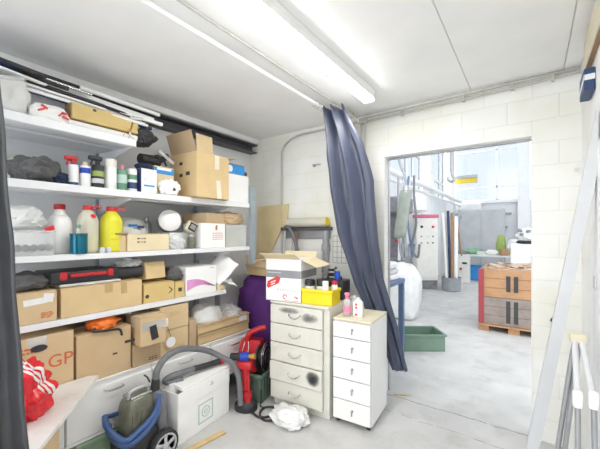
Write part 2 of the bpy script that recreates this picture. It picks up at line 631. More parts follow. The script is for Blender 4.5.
window(3, (HX - .08, 8.95, 4.13), (2.7, 2.74), False, (0, .6), (-.3,))
window(4, (HX - .08, 12.2, 4.13), (2.7, 2.74), False, (-.7, .7), (-.75,))
window(5, (HX - .08, 6.15, 4.13), (2.75, 2.74), False, (0,), (-.3,))
bm = add_tube(bmesh.new(), [(HX + .36, 3.1, 2.80), (HX + .36, 9, 2.80), (HX + .36, 14.8, 2.80)], .07, 12)
add_tube(bm, [(HX + .36, 3.1, 2.62), (HX + .36, 9, 2.62), (HX + .36, 14.8, 2.62)], .03, 8)
tag(obj('duct_pipe', bm, 'white_paint', smooth=True), 'white pipe run along the left wall of the hall under the windows', 'pipe')
bm = bmesh.new()
for y in (3.9, 6.9, 9.9, 12.9):
    add_box(bm, (1.6, y + .35, 6.05), (9.0, 2.42, .1))
add_box(bm, (5.2, 9, 6.16), (1.8, 12, .1))
struct('ceiling_hall_unseen', bm, 'hall_paint')  # unseen roof slabs, added with gaps sized to dim the hall's daylight
struct('trim_hall_far', B((1.6, HY - .06, 2.77), (9, .12, .10)), 'white_paint')
o = obj('window_beam', B((-2.2, HY - .5, 3.62), (.85, .25, .17), bev=.01), 'hoist_yellow')
obj('top_flange', B((-2.2, HY - .5, 3.77), (.87, .3, .13), bev=.01), 'grey_steel', o)
tag(o, 'yellow beam hanging in front of the far hall window', 'beam')
t = thing('crane_hook', 'grey crane hook hanging on a pole before the far windows', 'hook', (-1.95, 10.5, 3.1))
obj('hanger', add_cyl(bmesh.new(), (0, 0, .25), (0, 0, 2.4), .05), 'grey_steel', t, smooth=True)
obj('hook', add_tube(bmesh.new(), [(0, 0, .25), (.02, 0, .12), (.07, 0, .02), (0, 0, -.05), (-.09, 0, .0), (-.1, 0, .1)], .035, 8), 'grey_steel', t, smooth=True)

# grey control cabinet
t = thing('control_cabinet', 'tall cream control cabinet with a dark red strip on top', 'control cabinet', (-2.28, 9.03, 0), 35)
obj('body', B((0, .14, 1.08), (.58, .28, 1.68), bev=.01), 'machine_cream', t)
obj('top_strip', B((0, .135, 1.965), (.6, .3, .09), bev=.01), 'pink_panel', t)
obj('plinth', B((0, .15, .12), (.56, .24, .23)), 'machine_grey', t)
obj('door', B((0, -.008, 1.1), (.54, .014, 1.55), bev=.004), 'machine_cream', t)
for x, z, k in ((-.16, 1.68, 'ink'), (.14, 1.68, 'red_print'), (-.17, 1.42, 'red_plastic'), (0, 1.42, 'green_print'), (.14, 1.42, 'ink'), (-.17, 1.25, 'red_plastic'), (0, 1.25, 'grey_print'), (.14, 1.25, 'ink')):
    big = z > 1.5
    obj('dial' if big else 'push_button', add_cyl(bmesh.new(), (x, -.014, z), (x, -.034, z), (.035 if big else .02)), k, t, smooth=True)
o = obj('panel_locker', B((-1.93, 9.72, .98), (.22, .4, 1.96), bev=.01), 'machine_cream')
tag(o, 'narrow cream locker just right of the tall control cabinet', 'locker')
# bucket with rods
t = thing('bucket', 'round grey tub on the hall floor with rods standing in it', 'tub', (-1.72, 9.2, 0))
obj('tub_wall', add_lathe(bmesh.new(), [(.19, .0), (.22, .02), (.235, .34), (.245, .36), (.225, .36), (.21, .05), (.0, .04)], 24), 'grey_pvc', t, smooth=True)
for k, (dx, dy, tx, ty, h, m, lb) in enumerate((
        (-.1, .0, -.22, .05, 2.05, 'white_paint', 'white rod standing in the grey tub, leftmost of the rods'),
        (-.03, .05, -.1, .1, 2.1, 'dark_blue', 'dark blue rod standing in the grey tub'),
        (.03, -.03, .0, .05, 2.05, 'brown_wood', 'brown wooden rod standing in the grey tub'),
        (.10, .02, .1, .06, 1.95, 'white_card', 'thick white tube standing at the right of the grey tub'))):
    o = obj('rod', add_cyl(bmesh.new(), (-1.72 + dx, 9.2 + dy, .05), (-1.72 + tx, 9.2 + ty, h), .035 if k != 3 else .05, seg=10), m, smooth=True)
    tag(o, lb, 'rod', 'rods standing in the grey tub')
# dark machine by the left wall
t = thing('workshop_machine', 'dark grey machine with white pipes by the left hall wall', 'machine', (-2.38, 6.9, 0))
obj('base', B((-.05, .1, .5), (.5, .8, 1.0), bev=.03), 'machine_grey', t)
obj('column', B((-.12, .15, 1.5), (.42, .5, 1.1), bev=.03), 'machine_grey', t)
obj('head', B((-.03, .0, 2.1), (.6, .6, .35), bev=.04), 'machine_grey', t)
for x in (-.28, -.1, .16):
    obj('pipe', add_cyl(bmesh.new(), (x, -.32, .95), (x + .03, -.25, 2.3), .03, seg=10), 'white_paint', t, smooth=True)
for x, z in ((.10, 1.35), (.16, 1.55)):
    obj('knob', add_cyl(bmesh.new(), (x, -.25, z), (x, -.33, z), .03, seg=12), 'red_plastic', t, smooth=True)
t = thing('extraction_duct', 'grey green sleeve hanging on a hose from above in the hall', 'duct', (-1.7, 5.56, 0))
def duct(u, v):
    z = 2.24 - .82 * v
    a = 2 * PI * u
    return Vector((-.05 - .10 * v + .105 * math.cos(a), -.05 * v + .05 * math.sin(a), z))
obj('sleeve', add_sheet(bmesh.new(), duct, 16, 8), 'duct_green', t, smooth=True, solid=.006)
obj('hose', add_tube(bmesh.new(), [(-.2, 0, 3.0), (-.17, 0, 2.75), (-.08, 0, 2.5), (-.05, 0, 2.3), (-.05, 0, 2.18)], .024, 8), 'grey_pvc', t, smooth=True)
obj('clamp', add_cyl(bmesh.new(), (-.05, 0, 2.2), (-.05, 0, 2.32), .06, .035), 'grey_steel', t, smooth=True)
o = obj('extractor_hood', add_lathe(bmesh.new(), [(.10, 0), (.26, .06), (.26, .38), (.1, .5)], 20, (-2.38, 8.3, 2.02)), 'white_paint', smooth=True)
tag(o, 'white round extractor hood above the cream control cabinet', 'hood')
o = obj('cement_sack', add_blob(bmesh.new(), (-1.85, 5.75, 0), (.55, .6, 1.0), 3, .12, 1.6, flat=.85, fold=.12, sq=.75), 'milky_film', smooth=True)
tag(o, 'big bulging white plastic sack on the hall floor behind the blue table', 'sack')
# blue bench
t = thing('work_table', 'blue painted steel table just inside the hall', 'table', (-1.56, 3.55, 0))
obj('top', B((0, 0, .93), (.6, .82, .05), bev=.006), 'blue_paint', t)
for sx in (-1, 1):
    for sy in (-1, 1):
        obj('leg', B((sx * .265, sy * .375, .452), (.06, .06, .904), bev=.004), 'blue_paint', t)
obj('stretcher', B((0, .375, .25), (.47, .04, .05)), 'blue_paint', t)
obj('stretcher', B((0, -.375, .25), (.47, .04, .05)), 'blue_paint', t)
for k, (z, h, m, lb) in enumerate(((.956, .07, 'white_paper', 'lowest folded white sheet on the blue table'), (1.028, .06, 'pale_grey_print', 'grey folded sheet between two white ones on the blue table'), (1.09, .08, 'milky_film', 'top folded white sheet on the blue table'))):
    o = obj('folded_sheet', add_blob(bmesh.new(), (-1.42, 3.75 - k * .02, z), (.24, .34, h), 5 + k, .05, 2, flat=.8, sq=.5), m, smooth=True)
    tag(o, lb, 'sheet', 'folded sheets on the blue table')

def open_crate(name, label, cat, loc, w, d, h, m, rz=0, th=.012, rim=.02, ribs=0, group=None):
    t = thing(name, label, cat, loc, rz, group)
    bm = B((0, 0, th / 2), (w - 2 * rim, d - 2 * rim, th))
    for s in (-1, 1):
        add_box(bm, (s * (w / 2 - rim - th / 2), 0, h / 2), (th, d - 2 * rim, h), bev=.003)
        add_box(bm, (0, s * (d / 2 - rim - th / 2), h / 2), (w - 2 * rim, th, h), bev=.003)
    if ribs:
        for k in range(ribs):
            x = -w / 2 + rim + (w - 2 * rim) * (k + .5) / ribs
            for s in (-1, 1):
                add_box(bm, (x, s * (d / 2 - rim + .004), h * .45), (.012, .008, h * .85))
            y = -d / 2 + rim + (d - 2 * rim) * (k + .5) / ribs
            for s in (-1, 1):
                add_box(bm, (s * (w / 2 - rim + .004), y, h * .45), (.008, .012, h * .85))
    obj('tub', bm, m, t)
    bm = bmesh.new()
    for s in (-1, 1):
        add_box(bm, (s * (w / 2 - rim / 2), 0, h - .012), (rim, d, .026), bev=.004)
        add_box(bm, (0, s * (d / 2 - rim / 2), h - .012), (w - 2 * rim, rim, .026), bev=.004)
    obj('rim', bm, m, t)
    return t
open_crate('storage_crate', 'empty green plastic crate on the hall floor just through the doorway', 'crate', (-1.245, 4.40, 0), .62, .42, .215, 'green_crate', 35)

# wooden crates on a pallet
t = thing('pallet', 'wooden pallet under the two wooden crates', 'pallet', (-.05, 6.25, 0))
for y in (-.48, 0, .48):
    for x in (-.56, -.17, .3):
        obj('block', B((x, y, .045), (.14, .1, .09)), 'orange_wood', t)
for k in range(5):
    obj('deck_board', B((0, -.48 + k * .24, .1), (1.26, .17, .02)), 'orange_wood', t)
def wood_crate(z, h, m, label, mark):
    t = thing('wooden_crate', label, 'wooden crate', (-.05, 6.25, z), 0, 'wooden crates on the pallet')
    bm = bmesh.new()
    n = 3
    for k in range(n):
        zc = (k + .5) * h / n
        for s in (-1, 1):
            add_box(bm, (0, s * .49, zc), (1.22, .025, h / n - .004), bev=.003)
            add_box(bm, (s * .60, 0, zc), (.025, .95, h / n - .004), bev=.003)
    add_box(bm, (0, 0, .012), (1.18, .95, .024))
    obj('boards', bm, m, t)
    obj('corner_post', B((-.595, -.512, h / 2), (.075, .02, h), bev=.004), 'maroon_paint', t)
    obj('corner_post', B((.595, -.512, h / 2), (.075, .02, h), bev=.004), 'maroon_paint', t)
    for x in (-.24, -.143):
        obj('stamp', B((x, -.504, h * .5), (.055, .003, h * mark)), 'ink', t)
    return t
wood_crate(.111, .412, 'grey_wood', 'weathered grey brown lower crate standing directly on the pallet', .8)
wood_crate(.525, .43, 'orange_wood', 'orange brown wooden crate stacked on top of the grey crate', .55)
bm = bmesh.new()
for k in range(70):
    a = random.uniform(0, 360)
    add_box(bm, (random.uniform(-.58, .48), random.uniform(5.86, 6.66), .925 + random.uniform(0, .07)), (random.uniform(.1, .3), random.uniform(.03, .1), .012), rotm(random.uniform(-14, 14), random.uniform(-14, 14), a))
add_box(bm, (-.05, 6.25, .74), (1.12, .9, .37))
tag(obj('scrap_pieces', bm, 'scrap_wood'), 'loose tan offcuts heaped in the top crate', 'offcuts', kind='stuff')

# hoses and cables hanging by the left wall, and grey equipment by the far wall
hr = random.Random(5)
for k, lb in enumerate(('leftmost grey hose hanging before the dark machine', 'second grey hose hanging before the dark machine', 'blue grey hose hanging before the dark machine', 'rightmost grey hose hanging before the dark machine')):
    x0 = -2.12 + k * .10
    y0 = 6.25
    pts = [(x0, y0, 2.60), (x0 + hr.uniform(-.03, .03), y0 - .03, 2.2), (x0 + hr.uniform(-.06, .06), y0 - .04, 1.7), (x0 + hr.uniform(-.05, .05), y0, 1.25), (x0 + .06, y0 + .02, 1.05), (x0 + .10, y0, 1.3)]
    o = obj('hanging_hose', add_tube(bmesh.new(), pts, .022, 8), ('grey_pvc', 'grey_steel', 'blue_paint', 'hose_grey')[k], smooth=True)
    tag(o, lb, 'hose', 'hoses hanging by the left hall wall')
t = thing('grey_machine', 'tall light grey machine cabinet by the far hall wall', 'machine', (-1.55, 13.6, 0))
obj('body', B((0, .2, 1.2), (1.5, .5, 2.4), bev=.03), 'light_machine', t)
obj('door', B((-.36, -.06, 1.25), (.66, .02, 2.0), bev=.01), 'light_machine', t)
obj('door', B((.36, -.06, 1.25), (.66, .02, 2.0), bev=.01), 'light_machine', t)
obj('arm', add_tube(bmesh.new(), [(-.65, -.1, 2.15), (-.75, -.3, 1.95), (-.7, -.4, 1.6)], .05, 8), 'grey_pvc', t, smooth=True)
for k, (x, z, lb) in enumerate(((-.82, 2.28, 'upper dark bracket on the far hall wall'), (-.95, 1.75, 'lower dark bracket on the far hall wall'))):
    o = obj('wall_bracket', B((x, HY - .06, z), (.35, .1, .07), bev=.01), 'grey_pvc')
    tag(o, lb, 'bracket')
# far table and its clutter
t = thing('assembly_table', 'cluttered low table at the far end of the hall', 'table', (-1.15, 12.0, 0))
obj('top', B((0, 0, .8), (1.7, .9, .05), bev=.006), 'table_top', t)
for sx in (-1, 1):
    for sy in (-1, 1):
        obj('leg', B((sx * .8, sy * .4, .387), (.06, .06, .774)), 'grey_steel', t)
def lump(name, label, cat, c, s, m, seed, amp=.15, fold=.15, fr=2, flat=.7, rz=0, sq=1, group=None, sub=4):
    o = obj(name, add_blob(bmesh.new(), (0, 0, 0), s, seed, amp, fr, flat=flat, fold=fold, sq=sq, sub=sub), m, smooth=True, loc=c)
    o.rotation_euler = (0, 0, R(rz))
    return tag(o, label, cat, group)
lump('cloth_heap', 'heap of green cloth on the far hall table', 'cloth', (-1.6, 12.05, .826), (.65, .5, .2), 'green_cloth', 12)
lump('paper_heap', 'white paper heap at the front edge of the far hall table', 'paper', (-1.02, 11.70, .826), (.35, .2, .17), 'white_paper', 13)
for k, (x, y, w, d, h, m, lb) in enumerate(((-1.85, 11.68, .25, .16, .12, 'grey_print', 'dark grey case at the left end of the far hall table'), (-1.33, 11.72, .22, .2, .1, 'machine_cream', 'small cream case on the far hall table'), (-.70, 11.62, .18, .12, .2, 'orange_wood', 'small brown box on the far hall table'))):
    o = obj('parts_case', B((x, y, .826 + h / 2), (w, d, h), rotm(0, 0, k * 17 - 10), bev=.01), m)
    tag(o, lb, 'case')
lump('refuse_bag', 'green bag standing upright on the far hall table', 'bag', (-.80, 12.0, .826), (.26, .24, .62), 'lime', 14, sq=.8)
lump('powder_sack', 'white and grey sack at the right end of the far hall table', 'sack', (-.47, 12.0, .826), (.36, .5, .5), 'milky_film', 15, sq=.8)
lump('yellow_bundle', 'small yellow bundle before the white sack on the far table', 'bundle', (-.45, 11.66, .826), (.24, .12, .24), 'hoist_yellow', 16, sq=.8)
open_crate('storage_crate', 'blue plastic crate under the far hall table', 'crate', (-1.55, 11.9, 0), .5, .5, .45, 'blue_box')
t = thing('cream_locker', 'low cream cabinet in front of the far hall table', 'cabinet', (-1.72, 10.9, 0))
obj('body', B((0, .15, .4), (.34, .3, .8), bev=.008), 'machine_cream', t)
obj('knob', add_cyl(bmesh.new(), (-.05, 0, .42), (-.05, -.03, .42), .035, seg=10), 'red_plastic', t, smooth=True)
obj('vent', B((.05, -.004, .6), (.13, .008, .06)), 'ink', t)
o = obj('measuring_pole', add_cyl(bmesh.new(), (-1.76, 10.98, .81), (-1.95, 11.15, 2.1), .025, seg=8), 'brown_wood', smooth=True)
tag(o, 'dark leaning pole standing on the low cream cabinet', 'pole')
t = thing('wall_cupboard', 'white wall cupboard high in the far left hall corner', 'cupboard', (-2.1, 14.73, 2.3))
obj('body', B((0, 0, .2), (.9, .38, .42), bev=.01), 'white_paint', t)
obj('door', B((-.22, -.2, .2), (.42, .02, .38), bev=.004), 'white_paint', t)
obj('door', B((.22, -.2, .2), (.42, .02, .38), bev=.004), 'white_paint', t)
t = thing('hall_cabinet', 'white cabinet behind the wooden crates beside the hall pillar', 'cabinet', (-.05, 9.8, 0))
obj('body', B((0, .2, .62), (.8, .4, 1.24), bev=.01), 'white_paint', t)
obj('door', B((-.2, -.008, .65), (.37, .016, 1.1), bev=.004), 'white_paint', t)
obj('door', B((.2, -.008, .65), (.37, .016, 1.1), bev=.004), 'white_paint', t)
t = thing('printed_bag', 'crumpled white and black bag on the white hall cabinet', 'bag', (-.05, 9.98, 1.241))
obj('bag_body', add_blob(bmesh.new(), (0, 0, .06), (.55, .4, .34), 18, .2, 2.5, fold=.3), 'white_paper', t, smooth=True)
obj('black_base', add_blob(bmesh.new(), (-.03, -.03, 0), (.5, .36, .1), 19, .2), 'black_plastic', t, smooth=True)
for k, (x, z) in enumerate(((-.15, .2), (-.02, .28), (-.2, .3), (.08, .18))):
    obj('black_print', add_blob(bmesh.new(), (x, -.14, z), (.11, .10, .07), 60 + k, .3), 'grey_print', t, smooth=True)

# ------------------------------------------------------------------ shelving rack and base cabinets, left wall
Z0, Z4, Z3, Z2, Z1 = .546, .985, 1.372, 1.80, 2.165
XF = -2.285
t = thing('shelving_rack', 'white metal shelving rack along the whole left wall', 'shelving rack', (0, 0, 0))
def shelf(z, y0, y1, lip=.042):
    bm = B(((XF - .0125 - 2.835) / 2, (y0 + y1) / 2, z - .0125), (2.835 + XF - .0125, y1 - y0 - .002, .025))
    add_box(bm, (XF - .006, (y0 + y1) / 2, z - lip / 2), (.012, y1 - y0, lip), bev=.002)
    add_box(bm, (XF - .038, (y0 + y1) / 2, z - lip + .002), (.05, y1 - y0 - .002, .004))
    add_box(bm, (XF - .26, (y0 + y1) / 2, z - .033), (.03, y1 - y0 - .004, .014))
    obj('shelf', bm, 'shelf_metal', t)
shelf(Z1, -.25, 1.19, .05)
shelf(Z2, -.25, 2.325, .046)
shelf(Z3, -.25, 2.325, .036)
shelf(Z4, -.25, 2.02, .036)
for y in (-.1, 1.175, 2.1):
    obj('upright', B((-2.828, y, 1.53), (.03, .045, 1.9)), 'upright_metal', t)
    for z in (Z4, Z3, Z2) + ((Z1,) if y < 1.5 else ()):
        if z == Z4 and y > 2.05:
            continue
        bm = add_prism(bmesh.new(), [(-2.81, y - .011, z - .027), (XF - .04, y - .011, z - .05), (XF - .04, y - .011, z - .056), (-2.81, y - .011, z - .15)], (0, .012, 0))
        obj('bracket', bm, 'shelf_metal', t)
bm = B((-2.268, 2.362, 1.585), (.006, .055, .77))
add_box(bm, (-2.29, 2.337, 1.585), (.04, .006, .77))
obj('upright', bm, 'upright_metal', t)
obj('upright', B((-2.82, 2.37, .98), (.045, .035, 1.96)), 'upright_metal', t)

def base_cabinet(y0, y1, label):
    t = thing('base_cabinet', label, 'cabinet', (XF, (y0 + y1) / 2, 0), 0, 'low white drawer cabinets under the shelves')
    w = y1 - y0 - .004
    bm = B((-.275, 0, .375), (.52, w, .33))
    obj('carcass', bm, 'old_white_laminate', t)
    obj('top_panel', B((-.27, 0, Z0 - .003), (.545, w, .008 * 1.0), bev=.002), 'old_white_laminate', t)
    d = obj('drawer', B((-.006, 0, .358), (.018, w - .006, .285), bev=.002), 'old_white_laminate', t)
    bm = add_tube(bmesh.new(), [(.003, -.058, .472), (.03, -.055, .472), (.034, -.03, .468), (.034, .03, .468), (.03, .055, .472), (.003, .058, .472)], .006, 8, n=5)
    obj('handle', bm, 'chrome', d, smooth=True)
    obj('bottom_rail', B((-.008, 0, .203), (.02, w, .02)), 'old_white_laminate', t)
    for sx in (-.5, -.06):
        for s in (-1, 1):
            obj('foot', B((sx, s * (w / 2 - .03), .0965), (.04, .03, .193)), 'dark_steel', t)
base_cabinet(.2, .758, 'low white drawer cabinet mostly behind the red bag and the board')
base_cabinet(.76, 1.306, 'low white drawer cabinet just right of the red bag board')
base_cabinet(1.308, 1.854, 'low white drawer cabinet behind the vacuum cleaner hose')
base_cabinet(1.856, 2.34, 'low white drawer cabinet behind the red cable reel')
open_crate('storage_crate', 'long sage green tray on the floor under the white drawer cabinets', 'crate', (-2.50, 1.035, 0), .44, .44, .185, 'sage_crate')

# ------------------------------------------------------------------ cartons
def carton(label, y0, y1, z, h, d=.34, m='card_a', xf=XF - .012, rz=0, tape='tape', flaps=True, name='cardboard_box', cat='cardboard box', group='boxes on the shelving rack', front_tape=False):
    """closed carton; local +X is the face towards the room"""
    w = y1 - y0
    t = thing(name, label, cat, (xf, (y0 + y1) / 2, z + .001), rz, group)
    obj('body', B((-d / 2, 0, (h - .005) / 2), (d, w, h - .005), bev=.005, seg=2), m, t)
    if flaps:
        for s in (-1, 1):
            obj('flap', B((-d / 2 + s * d / 4, 0, h - .0025), (d / 2 - .003, w - .002, .005), bev=.0015), m, t)
    if tape:
        obj('tape', B((-d / 2, 0, h + .0006), (.05, w + .002, .001)), tape, t)
        bm = B((-d / 2, -w / 2 - .0006, h - .04), (.05, .001, .08))
        add_box(bm, (-d / 2, w / 2 + .0006, h - .04), (.05, .001, .08))
        obj('tape', bm, tape, t)
    if front_tape:
        obj('tape', B((.0008, 0, h * .5), (.0012, .045, h * .98)), tape or 'tape', t)
    return t
def arrows(t, y, z, s=.03, m='ink'):
    bm = bmesh.new()
    for k in (-1, 1):
        add_box(bm, (.001, y, z + k * s * .45), (.001, s * 2.2, s * .14))
        add_box(bm, (.001, y - s * .9, z + k * s * .45), (.001, s * .35, s * .4))
        add_box(bm, (.001, y + s * .9, z + k * s * .45), (.001, s * .25, s * .34))
    obj('printed_mark', bm, m, t)
def lines(t, y, z, w, n, m='ink', dz=.014, th=.004, seed=1):
    rr = random.Random(seed)
    bm = bmesh.new()
    for k in range(n):
        y0 = -w / 2
        while y0 < w / 2 - .01:
            l = rr.uniform(.012, .035)
            l = min(l, w / 2 - y0)
            add_box(bm, (.0008, y + y0 + l / 2, z - k * dz), (.0012, l, th))
            y0 += l + .006
    obj('printed_mark', bm, m, t)

# on the cabinet tops
t = carton('large cardboard box lettered GP behind the red bag', .50, .808, Z0, .36, .44, 'card_b')
text('GP', .105, (.0012, .085, .195), FX, 'orange_print', t)
lines(t, -.06, .30, .10, 2, 'orange_print', .02, .01, 3)
obj('hand_hole', add_lathe(bmesh.new(), [(.001, 0), (.04, 0), (.04, .005)], 20, (.0, -.02, .295), rotm(0, 90, 0), sx=.5), 'dark_rubber', t)
obj('film', B((.002, -.03, .335), (.003, .09, .05)), 'clear_film', t)
t = carton('large cardboard box with an orange bag on top, right of the GP box', .822, 1.158, Z0, .312, .42, 'card_a')
obj('printed_mark', B((.001, .22 - .06, .20), (.0012, .07, .018), rotm(0, 0, 0)), 'ink', t)
obj('printed_mark', B((.001, .06, .14), (.0012, .03, .012)), 'ink', t)
t = carton('brown box under the small box with torn film', 1.168, 1.368, Z0, .155, .36, 'card_d', xf=XF + .0, tape=None)
lines(t, .05, .04, .07, 2, 'ink', .014, .006, 4)
t = carton('small brown box with torn film lying askew on another box', 1.178, 1.366, Z0 + .157, .205, .24, 'card_a', rz=-3, xf=XF + .085, tape='tape')
obj('film', B((.002, .01, .14), (.004, .19, .06)), 'clear_film', t)
obj('film', B((.003, .0, .09), (.004, .05, .1), rotm(12, 0, 0)), 'black_plastic', t)
t = carton('upper of the two tan boxes left of the flat trays', 1.378, 1.628, Z0 + .203, .185, .36, 'card_b')
lines(t, .0, .13, .09, 3, 'brown_tape', .012, .005, 8)
t = carton('lower of the two tan boxes left of the flat trays', 1.378, 1.628, Z0, .20, .36, 'card_b')
lines(t, .06, .06, .06, 2, 'brown_tape', .012, .006, 9)
carton('narrow upright brown box squeezed beside the two stacked tan boxes', 1.636, 1.706, Z0, .235, .3, 'card_d', tape=None)
# paper tag hanging in front of the boxes
t = thing('paper_tag', 'round white paper tag hanging from the torn small box', 'tag', (XF + .012, 1.452, .66))
obj('disc', add_lathe(bmesh.new(), [(.001, 0), (.04, 0), (.04, .0015)], 24, (0, 0, 0), rotm(0, 90, 0)), 'white_paper', t, smooth=True)
obj('string', add_tube(bmesh.new(), [(0.002, 0, .04), (.004, -.03, .12), (.03, -.075, .19)], .002, 6), 'dark_rubber', t)
# flat trays
def tray(y0, y1, z, h, d, label, xf=XF - .015, rz=0):
    t = thing('cardboard_tray', label, 'cardboard tray', (xf, (y0 + y1) / 2, z + .001), rz, 'flat cardboard trays')
    w = y1 - y0
    bm = B((-d / 2, 0, .004), (d, w, .008))
    for s in (-1, 1):
        add_box(bm, (-d / 2, s * (w / 2 - .004), h / 2), (d, .008, h), bev=.002)
    add_box(bm, (-.004, 0, h / 2), (.008, w - .016, h), bev=.002)
    add_box(bm, (-d + .004, 0, h / 2), (.008, w - .016, h), bev=.002)
    obj('walls', bm, 'card_c', t)
    bm = B((-.02, 0, h - .002), (.07, w + .005, .005), rotm(0, 5, 0))
    obj('flap', bm, 'card_d', t)
    return t
tray(1.725, 2.325, Z0, .082, .42, 'lower flat cardboard tray on the white cabinets')
t = tray(1.72, 2.33, Z0 + .086, .082, .42, 'upper flat cardboard tray holding plastic bags')
obj('sticker', B((.002, .22, .04), (.002, .1, .045)), 'white_paper', t)
lump('plastic_bag', 'milky plastic bag lying at the left in the upper tray', 'plastic bag', (-2.44, 1.90, .646), (.26, .32, .21), 'milky_film', 21)
lump('plastic_bag', 'crinkled clear plastic bag at the right in the upper tray', 'plastic bag', (-2.42, 2.17, .646), (.26, .26, .15), 'clear_film', 22, amp=.25, fold=.3)
# orange bag + black strap on the box
t = thing('orange_bag', 'bright orange bag lying on the cardboard box', 'bag', (-2.37, 1.0, .861), 10)
obj('bag_body', add_blob(bmesh.new(), (0, 0, 0), (.17, .2, .085), 31, .2, 2, fold=.25), 'orange_film', t, smooth=True)
obj('strap', add_tube(bmesh.new(), [(.05, -.08, .02), (.066, -.1, .01), (.088, -.04, .0), (.09, .06, -.015), (.092, .08, -.06)], .008, 8), 'dark_rubber', t, smooth=True)

# on the lowest shelf
t = carton('light cardboard box with a torn white label on the lowest shelf', .535, .722, Z4, .18, .32, 'card_b')
obj('torn_label', B((.0012, -.01, .125), (.0016, .11, .035), rotm(4, 0, 0)), 'white_paper', t)
obj('torn_label', B((.0032, .05, .14), (.0016, .05, .05), rotm(-8, 0, 0)), 'white_paper', t)
lines(t, .045, .055, .06, 4, 'orange_print', .009, .005, 11)
t = carton('long wide cardboard box in the middle of the lowest shelf', .742, 1.238, Z4, .182, .36, 'card_c', tape='brown_tape', front_tape=False)
obj('tape', B((.001, .02, .15), (.0015, .05, .06)), 'brown_tape', t)
obj('tape', B((.001, .12, .14), (.0015, .04, .08), rotm(3, 0, 0)), 'brown_tape', t)
o = obj('plastic_sheet', B((-2.43, .92, Z4 + .194), (.24, .36, .016), bev=.006), 'milky_film')
tag(o, 'folded milky plastic sheet between the long box and the black case', 'sheet')
t = thing('tool_case', 'black tool case with red handle and catches on the long box', 'tool case', (-2.31, .895, Z4 + .205), 1)
obj('shell', B((-.15, 0, .038), (.28, .40, .072), bev=.012, seg=2), 'black_plastic', t, smooth=True)
obj('handle', B((.004, 0, .05), (.03, .21, .022), bev=.009, seg=2), 'red_plastic', t, smooth=True)
for y in (-.135, .135):
    obj('catch', B((-.004, y, .05), (.022, .04, .05), bev=.008), 'red_plastic', t, smooth=True)
lump('black_bag', 'crumpled black bag on the labelled box at the left end', 'bag', (-2.43, .60, Z4 + .188), (.24, .25, .10), 'grey_cloth', 33, fold=.3)
t = thing('sheet_roll', 'dark roll lying right of the black tool case', 'roll', (-2.40, 1.235, Z4 + .19))
obj('roll_body', add_cyl(bmesh.new(), (0, -.14, .043), (0, .045, .043), .042, seg=20), 'dark_rubber', t, smooth=True)
obj('roll_core', add_cyl(bmesh.new(), (0, .0445, .043), (0, .048, .043), .02, seg=16), 'hose_grey', t, smooth=True)
lump('plastic_bag', 'crinkled clear plastic bag lying on the dark roll', 'plastic bag', (-2.40, 1.2, Z4 + .275), (.14, .18, .055), 'clear_film', 34, fold=.4)
t = carton('yellowish box with an arrow mark on the lowest shelf', 1.252, 1.50, Z4, .14, .3, 'card_yellow', tape=None)
obj('printed_mark', add_prism(bmesh.new(), [(.001, .07, .10), (.001, .095, .075), (.001, .07, .05), (.001, .08, .05), (.001, .108, .075), (.001, .08, .10)], (.0012, 0, 0)), 'ink', t)
obj('printed_mark', add_cyl(bmesh.new(), (.0, -.1, .05), (.002, -.1, .05), .014, seg=12), 'ink', t)
t = carton('smaller yellowish box right of the arrow marked box', 1.506, 1.592, Z4, .13, .3, 'card_yellow', tape=None)
obj('printed_mark', B((.001, 0, .065), (.0015, .03, .03)), 'ink', t)
t = carton('small tan box tilted on top of the yellowish box', 1.30, 1.47, Z4 + .146, .13, .16, 'card_c', rz=6, tape='brown_tape', xf=-2.36)
t.rotation_euler = (R(0), R(-8), R(6))
t.location.z += .022
lump('rag', 'dark grey rag lying on the smaller yellowish box', 'rag', (-2.40, 1.55, Z4 + .136), (.2, .12, .10), 'grey_cloth', 36, fold=.3)
t = carton('white box with a pink wave print on the lowest shelf', 1.603, 1.918, Z4, .232, .3, 'white_card', tape=None, name='white_box', cat='box')
for k in range(7):
    pts = []
    lo_, hi_ = [], []
    for i in range(15):
        u = i / 14
        y = -.15 + .30 * u
        zz = .045 + .013 * k * (1 - u) ** 1.1 + .028 * math.sin(u * PI * 1.15) + .012 * u
        wd = .0042 * (1 - u) + .0012
        lo_.append((.0006, y, zz - wd))
        hi_.append((.0006, y, zz + wd))
    obj('printed_stripe', add_prism(bmesh.new(), lo_ + hi_[::-1], (.0008, 0, 0)), 'pink_print', t)
obj('printed_mark', B((.001, .11, .215), (.0012, .05, .006)), 'pink_print', t)
# papers spilling over the shelf end
def paper(label, loc, w, l, seed, rot):
    rr = random.Random(seed)
    a1, a2 = rr.uniform(-.5, .5), rr.uniform(.3, .9)
    def f(u, v):
        x, y = (u - .5) * w, (v - .5) * l
        z = .25 * l * math.sin(a2 * PI * v + a1) * (v - .2) + .02 * noise.noise(Vector((u * 3, v * 3, seed)))
        return Vector((x, y, z))
    o = obj('paper_sheet', add_sheet(bmesh.new(), f, 8, 12), 'white_paper', smooth=True, solid=.003)
    o.location = loc
    o.rotation_euler = [R(q) for q in rot]
    return tag(o, label, 'paper', 'papers at the end of the lowest shelf')
paper('large white bent paper leaning at the end of the lowest shelf', (-2.38, 2.03, Z4 + .17), .24, .26, 3, (35, 25, 10))
paper('white folded paper sliding over the end of the lowest shelf', (-2.33, 2.06, Z4 + .07), .16, .17, 5, (-35, 20, -15))
lump('waste_heap', 'small heap of torn tan and white scraps at the shelf end', 'scraps', (-2.36, 1.985, Z4 + .001), (.16, .10, .06), 'card_pale', 43, amp=.3, fold=.5)
